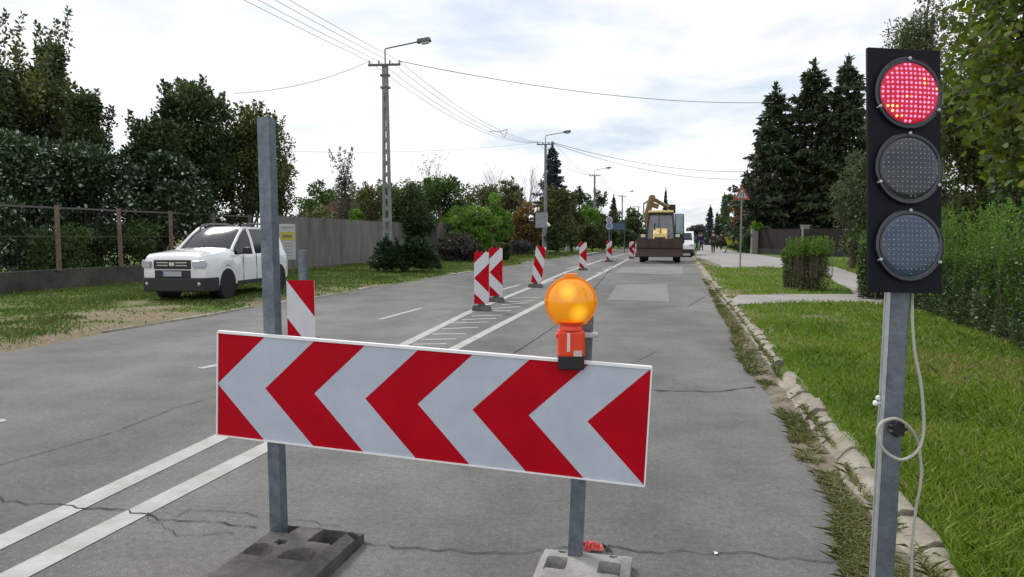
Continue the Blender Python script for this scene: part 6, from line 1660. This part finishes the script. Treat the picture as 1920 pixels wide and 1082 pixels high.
szs = rng.uniform(0.030, 0.056, ng)[:, None]
fan = [(0, 0, 0), (0.45, 0.28, .08), (0.74, 0.72, .1), (0.42, 1.06, .04), (0.0, 1.02, -.04), (-0.42, 1.06, .04), (-0.74, 0.72, .1), (-0.45, 0.28, .08)]
V = np.stack([PP + s_ * szs * a + d * szs * b + nn_ * szs * c for a, b, c in fan], 1).reshape(-1, 3)
npmesh('crown', V, np.arange(8 * ng).reshape(ng, 8), GIN, np.array(fv), gk)
mb.build('trunk', BARK, gk, smooth=True)

# hedges on the right
def hedge(name, base, label, h, depth, n, seed, lsize=0.045, shoots=40, shoot_h=0.5, top_m=HEDB, low_m=HED, dens_low=1.0, cat='hedge', flare=0.0):
    """base: list of ground points along its front foot; body goes back by depth"""
    rng = np.random.default_rng(seed); o0 = np.array([base[0][0], base[0][1], GZ])
    r = empty(name, tuple(o0), 0, label, cat)
    pts = [np.array([p[0], p[1]]) for p in base]; seg = [np.linalg.norm(pts[i + 1] - pts[i]) for i in range(len(pts) - 1)]; cum = np.concatenate([[0], np.cumsum(seg)])
    bx_ = np.array([p[0] for p in pts]); by_ = np.array([p[1] for p in pts])
    dirv = pts[-1] - pts[0]; dirv /= np.linalg.norm(dirv); nv = np.array([dirv[1], -dirv[0]])
    if nv[0] < 0: nv = -nv
    def place(u, w, z):
        x = np.interp(u, cum, bx_) + nv[0] * w; y = np.interp(u, cum, by_) + nv[1] * w
        return np.stack([x - o0[0], y - o0[1], z], 1)
    L_ = cum[-1]
    u = rng.uniform(0, L_, n); ph = fbm(u, u * 0 + seed, 1.3, seed) - 0.5; f = rng.uniform(0, 1, n); z = h * rng.uniform(0.0, 1, n) ** 0.8 * (0.9 + 0.25 * ph)
    w = np.where(f < 0.72, np.abs(rng.normal(0, 0.10, n)), rng.uniform(0, depth, n))
    w += ((z / h - 0.5) ** 2) * 0.18 + ph * 0.25 - flare * z / h
    z = np.where(f > 0.86, h * (0.9 + 0.15 * ph) + rng.normal(0, 0.06, n), z)
    keep = (nval(u * 1.0, z * 1.0, 5.0, seed) > 0.28) | (rng.random(n) < 0.25)
    u, w, z = u[keep], w[keep], np.maximum(z[keep], 0.03); m_ = len(u)
    PP = place(u, w, z); dd = np.tile(np.array([-nv[0] * 0.6, -nv[1] * 0.6, 0.5]), (m_, 1))
    V, F = leaf_quads(rng, PP, dd, lsize, lsize * 0.6)
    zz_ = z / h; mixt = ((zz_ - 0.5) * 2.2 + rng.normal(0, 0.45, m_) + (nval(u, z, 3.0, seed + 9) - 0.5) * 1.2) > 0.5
    vr = np.clip(nval(u * 1.0, z * 1.0, 4.0, seed + 3) * 0.8 + rng.normal(0, 0.14, m_) + (rng.random(m_) < 0.06) * 0.5, 0, 1)
    def sub(mask, nm, mt):
        ids = np.where(mask)[0]; VV = V.reshape(-1, 4, 3)[ids].reshape(-1, 3); npmesh(nm, VV, np.arange(4 * len(ids)).reshape(-1, 4), mt, vr[ids], r)
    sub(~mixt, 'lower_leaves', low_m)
    # upright shoots
    PS = []; DS = []; vs_ = []; tb_ = MB()
    for q in range(shoots):
        uu = rng.uniform(0, L_); ww = rng.uniform(0, depth); hh = shoot_h * rng.uniform(0.35, 1.15); b0 = place(np.array([uu]), np.array([ww]), np.array([h * 0.82]))[0]
        k2 = int(34 * hh / 0.4); t_ = rng.uniform(0, 1, k2)[:, None]; ln_ = rng.normal(0, 0.10, 2)
        p = b0 + np.array([ln_[0], ln_[1], 1.0]) * t_ * hh + rng.normal(0, 0.028, (k2, 3)) * (1.2 - t_)
        PS.append(p); DS.append(np.tile([0, 0, 0.9], (k2, 1)) + rng.normal(0, 0.5, (k2, 3))); vs_.append(np.clip(rng.uniform(0.1, 0.9) + rng.normal(0, 0.14, k2), 0, 1))
        tb_.tube([tuple(b0 - [0, 0, h * 0.5]), tuple(b0 + np.array([ln_[0], ln_[1], 1]) * hh * 0.95)], [0.006, 0.002], n=4, cap=False)
    V2, F2 = leaf_quads(rng, np.concatenate(PS), np.concatenate(DS), lsize * 1.05, lsize * 0.6)
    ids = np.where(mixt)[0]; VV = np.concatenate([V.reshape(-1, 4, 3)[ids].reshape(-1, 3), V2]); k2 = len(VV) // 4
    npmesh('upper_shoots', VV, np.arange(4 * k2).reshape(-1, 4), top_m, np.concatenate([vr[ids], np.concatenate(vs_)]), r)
    for q in range(int(L_ * 9)):
        uu = rng.uniform(0, L_); ww = rng.uniform(0.08, depth * 0.8); a = place(np.array([uu]), np.array([ww]), np.array([-0.03]))[0]; b = place(np.array([np.clip(uu + rng.normal(0, .12), 0, L_)]), np.array([ww + rng.normal(0, .1)]), np.array([h * 0.75]))[0]
        tb_.tube([tuple(a), tuple((a + b) / 2 + rng.normal(0, 0.03, 3)), tuple(b)], [0.014, 0.01, 0.005], n=4, cap=False)
    tb_.build('stem', BARK, r)
    return r
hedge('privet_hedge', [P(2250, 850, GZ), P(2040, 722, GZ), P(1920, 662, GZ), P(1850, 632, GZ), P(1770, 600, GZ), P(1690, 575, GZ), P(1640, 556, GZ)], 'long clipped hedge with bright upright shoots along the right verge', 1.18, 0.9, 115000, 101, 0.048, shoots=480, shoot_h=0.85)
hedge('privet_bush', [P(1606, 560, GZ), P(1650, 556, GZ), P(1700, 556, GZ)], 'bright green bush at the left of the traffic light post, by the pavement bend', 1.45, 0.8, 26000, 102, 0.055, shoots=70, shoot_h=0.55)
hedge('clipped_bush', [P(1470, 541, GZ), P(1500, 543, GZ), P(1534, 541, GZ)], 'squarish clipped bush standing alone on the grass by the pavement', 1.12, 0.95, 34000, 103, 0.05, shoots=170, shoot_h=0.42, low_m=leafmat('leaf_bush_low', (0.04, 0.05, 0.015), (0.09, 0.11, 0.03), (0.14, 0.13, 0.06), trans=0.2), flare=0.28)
